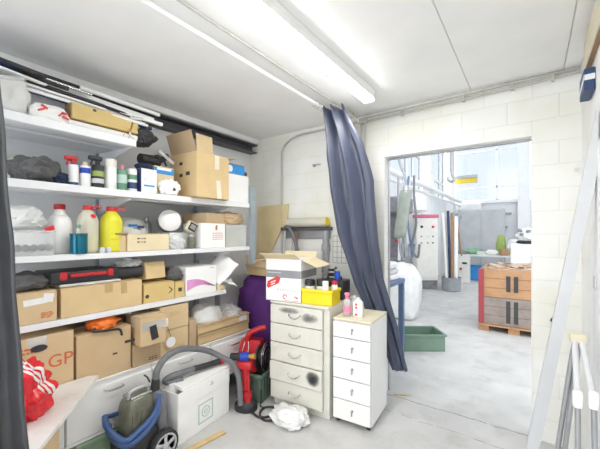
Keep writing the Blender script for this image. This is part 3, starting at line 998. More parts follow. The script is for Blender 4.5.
for k, (y, z, s, m, lb) in enumerate(((1.945, Z4, .05, 'card_pale', 'tan spool among the clutter at the lowest shelf end'), (2.0, Z4 + .058, .04, 'red_plastic', 'small red spool at the lowest shelf end'))):
    o = obj('spool', add_lathe(bmesh.new(), [(s * .5, 0), (s * .5, s * .2), (s * .3, s * .25), (s * .3, s * .8), (s * .5, s * .85), (s * .5, s)], 16, (-2.30 - .05 * k, y, z + .001)), m, smooth=True)
    tag(o, lb, 'spool')

# on the third shelf
t = thing('clear_tub', 'clear plastic tub full of bags at the left end of the third shelf', 'tub', (-2.305, .60, Z3 + .001))
bm = B((-.15, 0, .004), (.29, .21, .006))
for s in (-1, 1):
    add_box(bm, (-.15, s * .105, .07), (.3, .004, .14))
    add_box(bm, (-.15 + s * .148, 0, .07), (.004, .21, .14))
obj('tub_body', bm, 'clear_plastic', t)
bm = bmesh.new()
for s in (-1, 1):
    add_box(bm, (-.15, s * .11, .14), (.32, .012, .008), bev=.003)
    add_box(bm, (-.15 + s * .154, 0, .14), (.012, .23, .008), bev=.003)
obj('rim', bm, 'milky_film', t)
lump('rag', 'white folded rags filling the clear tub', 'rag', (-2.455, .60, Z3 + .011), (.25, .18, .14), 'white_paper', 51, sq=.7)
bm = bmesh.new()
for k in range(5):
    add_lathe(bm, [(.011, 0), (.017, .003), (.017, .003), (.011, .005)], 14, (.001, -.06 + .036 * k, .045), rotm(0, 90, 0), sx=1.2)
obj('embossed_ring', bm, 'grey_print', t, smooth=True)
obj('red_label', B((.006, .085, .155), (.004, .05, .026), rotm(20, 0, 0), bev=.001), 'red_film', t)
lump('plastic_bag', 'milky plastic bag heaped on top of the clear tub', 'plastic bag', (-2.45, .585, Z3 + .165), (.25, .24, .13), 'milky_film', 52, fold=.3)
def jug(y, label, m, liquid, lm, h=.29, r=.068, xf=-2.375, loop=True, rz=0):
    t = thing('jug', label, 'jug', (xf, y, Z3 + .001), rz, 'plastic jugs on the third shelf')
    prof = [(r * .85, 0), (r, .012)]
    for k in range(8):
        z = .03 + k * (h * .62) / 8
        prof += [(r, z), (r * .975, z + .008)]
    prof += [(r, h * .70), (r * .8, h * .82), (r * .42, h * .93), (r * .36, h * .97)]
    obj('jug_body', add_lathe(bmesh.new(), prof, 28), m, t, smooth=True)
    if liquid:
        obj('liquid', add_lathe(bmesh.new(), [(r * .8, .004), (r * .95, .014), (r * .945, liquid), (.001, liquid)], 28), lm, t, smooth=True)
    c = obj('cap', add_lathe(bmesh.new(), [(r * .46, h * .935), (r * .46, h + .004), (r * .40, h + .012)], 20), 'red_plastic', t, smooth=True)
    if loop:
        obj('carry_loop', add_tube(bmesh.new(), [(0, r * .4, h - .004), (0, r * .9, h + .012), (0, r * 1.25, h + .014), (0, r * 1.2, h - .006), (0, r * .7, h - .014), (0, r * .4, h - .01)], .0045, 8, n=5), 'red_plastic', c, smooth=True)
    return t
# white canister: square shouldered
t = thing('canister', 'big milky white canister with a red cap on the third shelf', 'canister', (-2.47, .79, Z3 + .001))
bm = add_blob(bmesh.new(), (0, 0, 0), (.14, .125, .25), 1, .0, 1, flat=.8, sq=.6)
add_lathe(bm, [(.060, .18), (.045, .23), (.026, .275), (.024, .29)], 24)
obj('jug_body', bm, 'milky_plastic', t, smooth=True)
obj('cap', add_lathe(bmesh.new(), [(.031, .282), (.031, .312), (.027, .316)], 20), 'red_plastic', t, smooth=True)
t = jug(.915, 'half full clear jug with red cap, left of the yellow jug', 'tint_jug', .12, 'pale_liquid', .30, .062)
obj('red_sticker', add_lathe(bmesh.new(), [(.001, 0), (.016, 0), (.016, .002)], 16, (.053, .012, .24), rotm(0, 60, 0)), 'red_film', t)
t = jug(1.062, 'jug full of bright yellow liquid with a red cap', 'yellow_liquid', 0, None, .30, .070)
for z in (.09, .13):
    obj('ridge_label', B((.067, 0, z), (.006, .06, .012), bev=.002), 'yellow_liquid', t)
t = thing('teal_tin', 'teal metal cylinder in front of the clear jugs', 'tin', (-2.318, .842, Z3 + .001))
obj('tin_body', add_lathe(bmesh.new(), [(.046, 0), (.048, .004), (.048, .120), (.046, .124)], 28), 'teal_metal', t, smooth=True)
obj('lid', add_lathe(bmesh.new(), [(.0485, .121), (.0485, .128), (.04, .128)], 28), 'dark_steel', t, smooth=True)
t = thing('glue_bottle', 'tiny dark bottle standing on the teal tin', 'bottle', (-2.318, .84, Z3 + .130))
obj('bottle_body', add_lathe(bmesh.new(), [(.013, 0), (.013, .02), (.011, .024), (.011, .04)], 14), 'clear_plastic', t, smooth=True)
obj('cap', add_lathe(bmesh.new(), [(.0125, .03), (.0125, .052), (.01, .054)], 14), 'green_can', t, smooth=True)
t = thing('glass_jar', 'small grey jar pair before the yellow jug', 'jar', (-2.30, .99, Z3 + .001))
for y in (-.018, .02):
    obj('jar', add_lathe(bmesh.new(), [(.014, 0), (.017, .005), (.017, .03), (.012, .036)], 14, (0, y, 0)), 'pale_grey_print', t, smooth=True)
t = carton('pale box with a printed arrow mark in the middle of the third shelf', 1.135, 1.452, Z3, .125, .26, 'card_pale', tape=None)
arrows(t, -.06, .078, .028)
o = obj('box_end', B((-2.42, 1.105, Z3 + .058), (.22, .05, .114), bev=.003), 'card_c')  # added block that stands for the pale box's darker left side
tag(o, 'tan block added as the darker left side of the pale box', 'box')
t = thing('lidded_box', 'reddish brown lid lying on the tan left side of the pale box', 'lid', (-2.42, 1.10, Z3 + .118))
obj('lid', B((0, 0, .008), (.24, .09, .014), bev=.004), 'brown_wood', t)
t = thing('printed_bag', 'white bag with a blue picture behind the pale box', 'bag', (-2.67, 1.345, Z3 + .001))
obj('bag_body', add_blob(bmesh.new(), (0, 0, 0), (.2, .22, .255), 53, .12, 1.5, fold=.12, sq=.7), 'white_paper', t, smooth=True)
for k, (dy, dz, m) in enumerate(((-.03, .19, 'blue_box'), (.03, .18, 'dark_blue'), (0, .165, 'grey_print'))):
    obj('printed_picture', B((.092, dy, dz), (.02, .06, .02)), m, t)
t = thing('steel_bottle', 'shiny grey steel bottle behind the pale box', 'bottle', (-2.67, 1.478, Z3 + .001))
obj('bottle_body', add_lathe(bmesh.new(), [(.038, 0), (.04, .005), (.04, .20), (.03, .225), (.02, .235)], 24), 'grey_steel', t, smooth=True)
obj('cap', add_lathe(bmesh.new(), [(.022, .232), (.022, .262), (.018, .265)], 18), 'grey_steel', t, smooth=True)
t = carton('old white box stored behind the pale box under the bucket', 1.535, 1.72, Z3, .135, .2, 'white_card', xf=-2.42, tape=None, name='white_box', cat='box')
t = thing('paint_bucket', 'white bucket lying on its side with its base to the room', 'bucket', (-2.50, 1.575, Z3 + .137), -22)
obj('bucket_body', add_lathe(bmesh.new(), [(.078, 0), (.082, .004), (.074, .16), (.066, .16)], 28, (-.1, 0, .083), rotm(0, 84, 0)), 'grey_pvc', t, smooth=True)
obj('bucket_base', add_lathe(bmesh.new(), [(.088, 0), (.090, .006), (.080, .016), (.04, .022), (.0, .023)], 28, (.062, 0, .098), rotm(0, 82, 0)), 'white_print', t, smooth=True)
t = thing('handheld_meter', 'black and cream gauge tilted beside the white bucket', 'gauge', (-2.36, 1.672, Z3 + .137), 0, rot=(R(-28), 0, R(-8)))
obj('case', B((0, 0, .05), (.06, .095, .095), bev=.02, seg=2), 'beech_edge', t, smooth=True)
obj('dial', B((.031, 0, .05), (.008, .07, .07), bev=.02, seg=2), 'dark_rubber', t, smooth=True)
lines(obj('screen', B((.036, 0, .05), (.004, .05, .04), bev=.008), 'grey_print', t), 0, .05, .03, 2, 'lime')
lump('plastic_bag', 'crumpled clear bag between the pale box and the white box', 'plastic bag', (-2.36, 1.545, Z3 + .001), (.11, .16, .125), 'clear_film', 58, fold=.3)
t = thing('glass_jar', 'dark glass jar against the left side of the white printed box', 'jar', (-2.36, 1.70, Z3 + .001))
obj('jar', add_lathe(bmesh.new(), [(.03, 0), (.034, .006), (.034, .09), (.024, .105)], 20), 'tank_smoke', t, smooth=True)
obj('lid', add_lathe(bmesh.new(), [(.028, .1), (.028, .122), (.024, .124)], 18), 'grey_steel', t, smooth=True)
t = carton('white box with red printed lines on the third shelf', 1.752, 2.02, Z3, .218, .26, 'white_card', tape=None, name='white_box', cat='box')
lines(t, .05, .13, .12, 4, 'orange_print', .018, .005, 21)
obj('printed_mark', B((.001, .03, .175), (.0015, .02, .035)), 'orange_print', t)
obj('printed_mark', B((.001, .035, .195), (.0015, .012, .012)), 'ink', t)
t = thing('clear_tub', 'cloudy clear tub at the right end of the third shelf', 'tub', (-2.32, 2.18, Z3 + .001))
bm = B((-.13, 0, .004), (.25, .26, .006))
for s in (-1, 1):
    add_box(bm, (-.13, s * .13, .1), (.26, .004, .2))
    add_box(bm, (-.13 + s * .128, 0, .1), (.004, .26, .2))
obj('tub_body', bm, 'clear_plastic', t)
obj('lid', B((-.13, 0, .205), (.27, .28, .012), bev=.004), 'milky_film', t)
lump('paper_stack', 'pale yellow papers inside the cloudy right tub', 'papers', (-2.45, 2.18, Z3 + .010), (.20, .2, .09), 'card_pale', 60, sq=.5, amp=.05)
lump('paper_bag', 'rumpled brown paper bag lying on the cloudy right tub', 'paper bag', (-2.44, 2.16, Z3 + .216), (.24, .32, .12), 'card_d', 61, fold=.35, sq=.8)
o = obj('brown_carton', B((-2.46, 1.90, Z3 + .27), (.3, .22, .09), rotm(0, 0, 8), bev=.004), 'card_d')
o.location = (0, 0, -.005)
tag(o, 'flat brown box lying on the white box with red print', 'box')

# on the second shelf
t = thing('jacket', 'crumpled dark grey jacket heaped at the left of the second shelf', 'jacket', (-2.43, .66, Z2 + .001))
obj('jacket_body', add_blob(bmesh.new(), (0, -.01, 0), (.26, .23, .17), 71, .3, 1.6, fold=.4, sub=5), 'grey_cloth', t, smooth=True)
obj('sleeve', add_blob(bmesh.new(), (.05, .095, 0), (.13, .09, .08), 72, .25, 2, fold=.3), 'navy_cloth', t, smooth=True)
lump('cream_sack', 'cream cloth bag behind the grey jacket', 'bag', (-2.68, .64, Z2 + .001), (.18, .17, .20), 'beige_wrap', 73)
lump('black_pouch', 'small black pouch between the jacket and the bottles', 'pouch', (-2.43, .80, Z2 + .001), (.14, .085, .08), 'black_plastic', 74)
def spray_can(y, r, h, m, label, cat='can', name='spray_can', x=-2.345):
    t = thing(name, label, cat, (x, y, Z2 + .001), 0, 'bottles and cans on the second shelf')
    obj('can_body', add_lathe(bmesh.new(), [(r * .95, 0), (r, .004), (r, h * .78), (r * .85, h * .82)], 24), m, t, smooth=True)
    return t
t = spray_can(.822, .027, .165, 'dark_blue', 'spray bottle with a bright red trigger head', 'spray bottle', 'spray_bottle')
obj('label_band', add_lathe(bmesh.new(), [(.0275, .02), (.0275, .13)], 24), 'white_print', t, smooth=True)
bm = B((0, -.012, .17), (.03, .075, .028), bev=.01, seg=2)
add_box(bm, (0, 0, .148), (.024, .024, .03), bev=.005)
add_box(bm, (0, -.03, .145), (.012, .012, .04), rotm(-15, 0, 0), bev=.003)
obj('trigger_head', bm, 'red_plastic', t, smooth=True)
t = spray_can(.888, .030, .165, 'white_print', 'white bottle with a blue label band between the spray bottles', 'bottle', 'bottle')
obj('label_band', add_lathe(bmesh.new(), [(.0305, .085), (.0305, .12)], 24), 'cobalt', t, smooth=True)
obj('cap', add_lathe(bmesh.new(), [(.014, .13), (.014, .158), (.011, .16)], 16), 'beech_edge', t, smooth=True)
t = spray_can(.962, .037, .185, 'black_plastic', 'black spray bottle with black trigger head and yellow label', 'spray bottle', 'spray_bottle')
obj('label_band', add_lathe(bmesh.new(), [(.0375, .03), (.0375, .06)], 24), 'pale_grey_print', t, smooth=True)
obj('label_band', add_lathe(bmesh.new(), [(.0375, .075), (.0375, .11)], 24), 'lime', t, smooth=True)
bm = B((0, -.014, .195), (.03, .085, .03), bev=.01, seg=2)
add_box(bm, (0, 0, .165), (.026, .026, .04), bev=.005)
add_box(bm, (0, -.035, .17), (.012, .012, .045), rotm(-15, 0, 0), bev=.003)
obj('trigger_head', bm, 'black_plastic', t, smooth=True)
t = spray_can(1.043, .037, .21, 'white_print', 'tall plain white can right of the black spray bottle', 'can')
obj('cap', add_lathe(bmesh.new(), [(.0375, .15), (.0375, .2), (.033, .205)], 24), 'machine_cream', t, smooth=True)
t = spray_can(1.118, .034, .18, 'green_can', 'green can with a pale nozzle right of the white can')
obj('label_band', add_lathe(bmesh.new(), [(.0345, .05), (.0345, .11)], 24), 'green_print', t, smooth=True)
obj('cap', add_lathe(bmesh.new(), [(.013, .14), (.013, .175), (.009, .18)], 14), 'pink_label', t, smooth=True)
t = spray_can(1.19, .033, .20, 'white_print', 'white bottle with dark green and black label beside the white box', 'bottle', 'bottle')
obj('label_band', add_lathe(bmesh.new(), [(.0335, .02), (.0335, .065)], 24), 'dark_blue', t, smooth=True)
obj('label_band', add_lathe(bmesh.new(), [(.0335, .085), (.0335, .12)], 24), 'green_can', t, smooth=True)
t = carton('white box with a dark blue side on the second shelf', 1.232, 1.352, Z2, .175, .2, 'white_card', tape=None, name='white_box', cat='box')
obj('blue_side', B((-.1, -.0608, .087), (.198, .0012, .172)), 'dark_blue', t)
obj('printed_mark', B((.001, .0, .05), (.0015, .08, .012)), 'blue_box', t)
lines(t, -.01, .11, .07, 2, 'pale_grey_print', .016, .005, 31)
t = carton('tan box with a blue and white top band right of the blue sided box', 1.365, 1.535, Z2, .225, .2, 'card_pale', tape=None, name='product_box', cat='box', xf=-2.36)
obj('blue_band', B((.001, 0, .19), (.0015, .168, .05)), 'blue_box', t)
obj('white_band', B((.0018, 0, .205), (.0015, .12, .02)), 'white_paper', t)
t = thing('paper_bag', 'crumpled white paper with a dark hole before the tan and blue box', 'paper', (-2.318, 1.47, Z2 + .001))
obj('paper_body', add_blob(bmesh.new(), (0, 0, 0), (.075, .17, .115), 76, .35, 1.7, fold=.45), 'white_paper', t, smooth=True)
obj('hole', add_blob(bmesh.new(), (.028, .01, .03), (.03, .05, .03), 77, .3), 'dark_rubber', t, smooth=True)
t = thing('power_tool', 'black and grey power tool lying on top of the small boxes', 'power tool', (-2.44, 1.39, Z2 + .228), 8)
obj('motor', add_cyl(bmesh.new(), (0, -.10, .045), (0, .06, .05), .038, .045, 18), 'black_plastic', t, smooth=True)
obj('grip', add_tube(bmesh.new(), [(0, .05, .05), (.02, .10, .08), (.02, .13, .11)], .022, 10), 'dark_rubber', t, smooth=True)
obj('guide_bar', B((.06, .09, .085), (.012, .17, .03), rotm(-28, 0, 0), bev=.003), 'silver_plastic', t)
obj('cord_loop', add_tube(bmesh.new(), [(.04, -.05, .05), (.07, 0, .08), (.07, .06, .05), (.05, .1, .02)], .007, 8), 'black_wire', t, smooth=True)
lump('black_bag', 'black rolled bag on the white blue sided box', 'bag', (-2.37, 1.29, Z2 + .178), (.13, .12, .055), 'navy_cloth', 78)
# the large carton with open flaps
t = thing('cardboard_box', 'biggest open cardboard box with raised flaps on the second shelf', 'cardboard box', (-2.225, 1.825, Z2 + .001), 2)
w_, d_, h_ = .355, .34, .375
bm = B((-d_ / 2, 0, .003), (d_, w_, .006))
for s in (-1, 1):
    add_box(bm, (-d_ / 2, s * (w_ / 2 - .003), h_ / 2), (d_, .006, h_))
add_box(bm, (-.003, 0, h_ / 2), (.006, w_ - .012, h_))
add_box(bm, (-d_ + .003, 0, h_ / 2), (.006, w_ - .012, h_))
obj('body', bm, 'card_c', t)
def flap(t, hinge, width, length, axis, ang, m, th=.005, ease=0):
    """flap hinged at a box edge; axis 'x': the hinge runs along x, 'y': along y; ang lifts from straight up outward"""
    bm = bmesh.new()
    if axis == 'y':
        add_box(bm, (0, 0, length / 2), (th, width, length), bev=.0015)
        o = obj('flap', bm, m, t, loc=hinge)
        o.rotation_euler = (0, R(ang), 0)
    else:
        add_box(bm, (0, 0, length / 2), (width, th, length), bev=.0015)
        o = obj('flap', bm, m, t, loc=hinge)
        o.rotation_euler = (R(ang), 0, 0)
    return o
flap(t, (-d_ / 2, -w_ / 2 + .003, h_), d_ - .01, .17, 'x', 18, 'card_d')
flap(t, (-d_ / 2, w_ / 2 - .003, h_), d_ - .01, .10, 'x', -80, 'card_c')
flap(t, (-d_ + .003, 0, h_), w_ - .01, .15, 'y', -12, 'card_d')
flap(t, (-.003, -.085, h_), w_ * .48, .15, 'y', -6, 'card_b')
flap(t, (-.003, .09, h_), w_ * .45, .085, 'y', -72, 'card_pale')
obj('tape', B((.001, .04, .315), (.0015, .05, .12)), 'tape', t)
obj('tape', B((.001, .06, .08), (.0015, .05, .16), rotm(5, 0, 0)), 'tape', t)
bm = B((-.11, -w_ / 2 - .0008, .2), (.05, .0015, .03))
add_box(bm, (-.2, -w_ / 2 - .0008, .19), (.04, .0015, .025))
add_box(bm, (-.2, -w_ / 2 - .0008, .29), (.04, .0015, .025))
obj('printed_mark', bm, 'ink', t)
t = carton('plain white boxed panel right of the biggest open box', 2.03, 2.325, Z2, .265, .3, 'white_card', tape=None, name='white_box', cat='box', xf=-2.30)
t = carton('bright blue small box with a white picture on the white boxed panel', 2.04, 2.28, Z2 + .268, .09, .16, 'blue_box', tape=None, name='product_box', cat='box', xf=-2.31)
obj('printed_picture', add_cyl(bmesh.new(), (0, -.07, .045), (.0016, -.07, .045), .032, seg=18), 'white_paper', t)
obj('red_top', B((-.08, 0, .0925), (.15, .235, .004)), 'maroon_paint', t)
lump('rag', 'grey crumpled rag right of the bright blue box', 'rag', (-2.36, 2.303, Z2 + .268), (.12, .04, .05), 'grey_cloth', 80)

# on the top shelf
t = thing('clear_tub', 'large clear bag with milky contents at the left end of the top shelf', 'bag', (-2.46, .44, Z1 + .001))
obj('bag_body', add_blob(bmesh.new(), (0, 0, 0), (.30, .36, .22), 91, .12, 1.6, fold=.2, sq=.7), 'milky_film', t, smooth=True)
obj('fold', add_tube(bmesh.new(), [(.12, -.12, .2), (.15, 0, .17), (.14, .13, .2)], .012, 8), 'clear_film', t, smooth=True)
o = obj('flat_board', B((-2.45, .50, Z1 + .245), (.24, .36, .012), rotm(-4, 6, 4), bev=.002), 'white_paint')
tag(o, 'flat white board on the milky bag on the top shelf', 'board')
o = obj('flat_board', B((-2.44, .52, Z1 + .285), (.26, .34, .022), rotm(-6, 8, -6), bev=.004), 'black_plastic')
tag(o, 'flat black board topmost at the left end of the top shelf', 'board')
lump('black_bag', 'black crumpled strap bundle between the boards on the top shelf', 'bundle', (-2.36, .46, Z1 + .255), (.09, .26, .03), 'dark_blue', 92, fold=.4)
ws = lump('white_sack', 'white sack with red print on the top shelf', 'sack', (-2.36, .70, Z1 + .001), (.13, .20, .10), 'white_paper', 93, sq=.7, fold=.2)
bm = bmesh.new()
for y, z, a in ((.645, Z1 + .05, 30), (.66, Z1 + .07, -30), (.74, Z1 + .05, 50), (.765, Z1 + .035, -20), (.76, Z1 + .06, 10)):
    add_box(bm, (-2.296, y, z), (.012, .035, .009), rotm(a, 0, 0))
o = obj('red_print', bm, 'red_print', ws)
o.location = -ws.location
rods = [(-2.40, .56, 1.32, .185, 'white_paint', .011), (-2.43, .56, 1.45, .225, 'grey_steel', .009), (-2.46, .60, 1.42, .26, 'white_paint', .013),
        (-2.38, .60, 1.2, .21, 'black_plastic', .011), (-2.36, .57, .80, .245, 'black_plastic', .013), (-2.395, .60, 1.36, .16, 'dark_blue', .014), (-2.42, .75, 1.44, .195, 'black_plastic', .010), (-2.37, .60, 1.02, .19, 'white_card', .008), (-2.45, .9, 1.46, .30, 'white_paint', .011), (-2.41, .62, .95, .275, 'chrome', .010), (-2.38, 1.02, 1.44, .20, 'white_card', .012), (-2.35, .58, 1.30, .155, 'white_card', .010), (-2.50, .62, 1.40, .325, 'black_plastic', .012), (-2.53, .7, 1.44, .20, 'white_paint', .014), (-2.56, .66, 1.42, .25, 'grey_steel', .012)]
rl = ['white metal strip lowest over the white sack', 'grey steel strip under the thick white profile', 'thick white profile on the top shelf pile', 'black bar in front of the white strips', 'short black bar end above the white sack', 'dark blue strip behind the long tan box', 'black tube behind the long tan box', 'thin white strip over the white sack', 'white bar topmost at the right of the top shelf', 'short shiny bar at the left of the strips', 'white bar sticking out right of the long tan box', 'flat white strip in front on the top shelf', 'black tube topmost on the top shelf pile', 'white profile lying deep on the top shelf', 'grey steel tube lying deepest on the top shelf']
for k, (x, y0, y1, dz, m, r) in enumerate(rods):
    bm = bmesh.new()
    if k % 2 == 0 and m != 'black_plastic':
        add_box(bm, (0, 0, 0), (r * 2, y1 - y0, r * 2.2), bev=.002)
        o = obj('metal_profile', bm, m)
    else:
        add_cyl(bm, (0, -(y1 - y0) / 2, 0), (0, (y1 - y0) / 2, 0), r, seg=12)
        o = obj('metal_profile', bm, m, smooth=True)
    o.location = (x, (y0 + y1) / 2, Z1 + dz)
    o.rotation_euler = (R(-2.5), 0, R(1.5 - k * .4))
    tag(o, rl[k], 'metal profile', 'long profiles on the top shelf')
t = thing('profile_box', 'long wooden looking tan box on the top shelf', 'box', (-2.335, 1.02, Z1 + .058), 0)
obj('body', B((-.05, 0, .052), (.1, .42, .10), bev=.004), 'card_yellow', t)
obj('flap', B((-.05, -.213, .05), (.098, .004, .096)), 'card_dark_edge', t)
obj('printed_mark', B((.001, -.08, .085), (.0016, .02, .014)), 'ink', t)
obj('wire_tie', add_tube(bmesh.new(), [(.006, .10, -.04), (.012, .12, .0), (.008, .16, .03), (.012, .14, -.02), (.01, .18, -.05)], .0025, 6), 'brass', t)
t = thing('pole_bundle', 'two white tubes lying under the long tan box', 'tubes', (-2.33, .98, Z1 + .001))
for k in (0, 1):
    obj('tube', add_cyl(bmesh.new(), (-.03 - .07 * k, -.28, .026), (-.03 - .07 * k, .26, .026), .025, seg=14), 'white_card', t, smooth=True)
lump('black_bag', 'dark tool bag at the right end of the top shelf', 'bag', (-2.40, 1.29, Z1 + .001), (.2, .17, .13), 'dark_rubber', 95, fold=.35)
t = thing('clamp_bar', 'grey clamp standing at the right end of the top shelf', 'clamp', (-2.345, 1.16, Z1 + .001))
obj('bar', B((0, .02, .09), (.02, .014, .19), rotm(-12, 0, 0), bev=.003), 'grey_steel', t)
obj('jaw', B((0, .06, .17), (.024, .10, .024), rotm(10, 0, 0), bev=.004), 'silver_plastic', t)

# ------------------------------------------------------------------ back wall corner
o = obj('plywood_sheet', add_prism(bmesh.new(), [(-2.70, 2.885, 1.825), (-2.235, 2.885, 1.835), (-2.25, 2.885, 1.60), (-2.33, 2.885, 1.56), (-2.56, 2.885, 1.16), (-2.56, 2.885, 1.04), (-2.73, 2.885, 1.04)], (0, .012, 0)), 'pale_ply')
tag(o, 'pale plywood board against the back wall beside the rack', 'board')
t = thing('wall_rail', 'dark tool rail on the back wall behind the open white carton', 'tool rail', (-1.96, 2.90, 1.55))
obj('rail', B((-.03, -.03, .0), (.66, .04, .035), bev=.004), 'dark_steel', t)
obj('back_plate', B((-.03, 0, -.05), (.60, .012, .11), bev=.003), 'grey_steel', t)
for x in (-.29, -.19):
    obj('hanging_rod', add_tube(bmesh.new(), [(x, -.04, .0), (x - .01, -.045, -.2), (x - .005, -.04, -.42)], .008, 8), 'grey_steel', t, smooth=True)
t = thing('paper_roll', 'beige wrapped roll lying on the dark tool rail', 'roll', (-1.96, 2.858, 1.57))
obj('roll_body', add_cyl(bmesh.new(), (-.25, 0, .05), (.25, 0, .05), .049, seg=24), 'beige_wrap', t, smooth=True)
obj('roll_core', add_cyl(bmesh.new(), (.245, -.003, .05), (.262, -.003, .05), .043, seg=24), 'yellow_plastic', t, smooth=True)
o = obj('hose_loop', add_tube(bmesh.new(), [(-2.25, 2.84, 1.56), (-2.2, 2.82, 1.575), (-2.14, 2.81, 1.53), (-2.07, 2.80, 1.40), (-2.03, 2.80, 1.20), (-2.02, 2.80, 1.08)], .019, 10), 'hose_grey', smooth=True)
tag(o, 'thick grey hose hanging from the tool rail', 'hose')
t = thing('hand_brush', 'brown handled brush hanging on the tool rail', 'brush', (-2.105, 2.875, 1.28))
obj('handle', B((0, 0, .14), (.022, .016, .20), bev=.006), 'brown_wood', t)
obj('bristles', B((0, 0, -.02), (.05, .022, .12), bev=.006), 'grey_cloth', t)
t = thing('drain_pipe', 'grey vertical waste pipe below the right end of the tool rail', 'pipe', (-1.735, 2.875, 0))
obj('pipe', add_cyl(bmesh.new(), (0, 0, .92), (0, 0, 1.53), .034, seg=18), 'grey_pvc', t, smooth=True)
for z in (1.32, 1.1):
    obj('collar', add_cyl(bmesh.new(), (0, 0, z), (0, 0, z + .07), .043, seg=18), 'grey_pvc', t, smooth=True)
t = thing('wire_grid', 'white wire grid on the back wall beside the waste pipe', 'wire grid', (-1.55, 2.908, 1.2))
bm = bmesh.new()
for k in range(6):
    add_cyl(bm, (-.12 + k * .05, 0, 0), (-.12 + k * .05, 0, .28), .0025, seg=6)
    add_cyl(bm, (-.12, 0, k * .055), (.13, 0, k * .055), .0025, seg=6)
obj('mesh', bm, 'grey_pvc', t)
# purple cloth stack with a box on it, between rack and chest
lump('purple_sack', 'tall purple cloth sack in the corner between rack and cream chest', 'sack', (-2.28, 2.63, 0), (.70, .42, 1.05), 'purple_cloth', 101, amp=.08, fold=.1, fr=2.4, sq=.45, flat=.9)
t = thing('cardboard_box', 'open shallow tan box on top of the purple sack', 'cardboard box', (-2.28, 2.63, 1.06), -6)
bm = B((0, 0, .003), (.44, .28, .006))
for s in (-1, 1):
    add_box(bm, (s * .217, 0, .075), (.006, .28, .15))
    add_box(bm, (0, s * .137, .075), (.428, .006, .15))
obj('body', bm, 'card_c', t)
flap(t, (0, -.137, .15), .42, .07, 'x', 150, 'card_d')
flap(t, (.217, 0, .15), .26, .08, 'y', 55, 'card_c')
flap(t, (-.217, 0, .15), .26, .08, 'y', -50, 'card_d')

# ------------------------------------------------------------------ the two drawer chests
def chest(name, label, loc, rz, w, d, h, heights, m, kind, top_m, plinth=.05):
    t = thing(name, label, 'drawer chest', loc, rz)
    obj('carcass', B((0, d / 2 + .009, (h + plinth) / 2 - .009), (w, d - .018, h - plinth - .018)), m, t)
    obj('top_panel', B((0, d / 2, h - .009), (w + .004, d + .004, .018), bev=.002), top_m, t)
    obj('plinth', B((0, d / 2 + .02, plinth / 2), (w - .02, d - .05, plinth)), m, t) if kind == 'bow' else [obj('castor', add_cyl(bmesh.new(), (sx * (w / 2 - .03) - .012, sy, plinth / 2), (sx * (w / 2 - .03) + .012, sy, plinth / 2), plinth / 2 - .001), 'dark_rubber', t, smooth=True) for sx in (-1, 1) for sy in (.03, d - .03)]
    z = h - .022
    fr = .03 if kind == 'bow' else .004
    out = []
    for i, hh in enumerate(heights):
        zc = z - hh / 2
        pull = -.012 if (kind == 'bow' and i == 3) else 0
        dr = obj('drawer', B((-(.02 if kind == 'bow' else 0), -.004 + pull, zc), (w - fr * 2, .022, hh - .008), bev=.002), m, t)
        x = -(.02 if kind == 'bow' else 0)
        if kind == 'bow':
            bm = add_tube(bmesh.new(), [(x - .055, -.014 + pull, zc + .012), (x - .05, -.035 + pull, zc + .006), (x - .02, -.042 + pull, zc - .014), (x + .02, -.042 + pull, zc - .014), (x + .05, -.035 + pull, zc + .006), (x + .055, -.014 + pull, zc + .012)], .0055, 8, n=4)
            obj('handle', bm, 'chrome', dr, smooth=True)
        else:
            bm = add_cyl(bmesh.new(), (x + .01, -.014, zc + .01), (x + .01, -.03, zc + .01), .009, seg=12)
            add_box(bm, (x + .01, -.032, zc), (.01, .008, .045), bev=.002)
            obj('handle', bm, 'grey_steel', dr)
        out.append((dr, zc, pull))
        z -= hh
    return t, out
ct, cd = chest('drawer_chest', 'worn cream drawer chest with bow handles and dark smudges', (-1.59, 2.187, 0), 4.5, .565, .56, .912, [.163] * 5, 'cream_laminate', 'bow', 'cream_laminate', .06)
# smears: stains with a shape of their own on two drawers
def stain_mat(name, col, amount, scale):
    m = mat(name, col, rough=.9)
    nt = m.node_tree
    p = nt.nodes['Principled BSDF']
    tc = nt.nodes.new('ShaderNodeTexCoord')
    mp = nt.nodes.new('ShaderNodeMapping')
    mp.inputs['Location'].default_value = (-1, -1, -1)
    mp.inputs['Scale'].default_value = (2, 2, 2)
    gr = nt.nodes.new('ShaderNodeTexGradient')
    gr.gradient_type = 'SPHERICAL'
    nt.links.new(tc.outputs['Generated'], mp.inputs[0])
    sx = nt.nodes.new('ShaderNodeVectorMath')
    sx.operation = 'MULTIPLY'
    sx.inputs[1].default_value = (1, 0, 1)
    nt.links.new(mp.outputs[0], sx.inputs[0])
    nt.links.new(sx.outputs[0], gr.inputs[0])
    nz = nt.nodes.new('ShaderNodeTexNoise')
    nz.inputs['Scale'].default_value = scale
    nz.inputs['Detail'].default_value = 6
    nt.links.new(tc.outputs['Object'], nz.inputs['Vector'])
    a = nt.nodes.new('ShaderNodeMath')
    a.operation = 'MULTIPLY'
    nt.links.new(gr.outputs['Fac'], a.inputs[0])
    nt.links.new(nz.outputs['Fac'], a.inputs[1])
    b = nt.nodes.new('ShaderNodeMapRange')
    b.inputs['From Min'].default_value = .06
    b.inputs['From Max'].default_value = .40
    b.inputs['To Max'].default_value = amount
    nt.links.new(a.outputs[0], b.inputs['Value'])
    nt.links.new(b.outputs[0], p.inputs['Alpha'])
    MT[name] = m
stain_mat('dark_stain', (.05, .05, .055), .8, 14)
stain_mat('light_stain', (.22, .22, .215), .45, 16)
dr, zc, pull = cd[3]
obj('smudge', B((.155, -.0157 + pull, zc + .008), (.16, .0006, .145)), 'dark_stain', dr)
dr, zc, pull = cd[0]
obj('smear', B((-.08, -.0157, zc + .04), (.26, .0006, .07)), 'light_stain', dr)
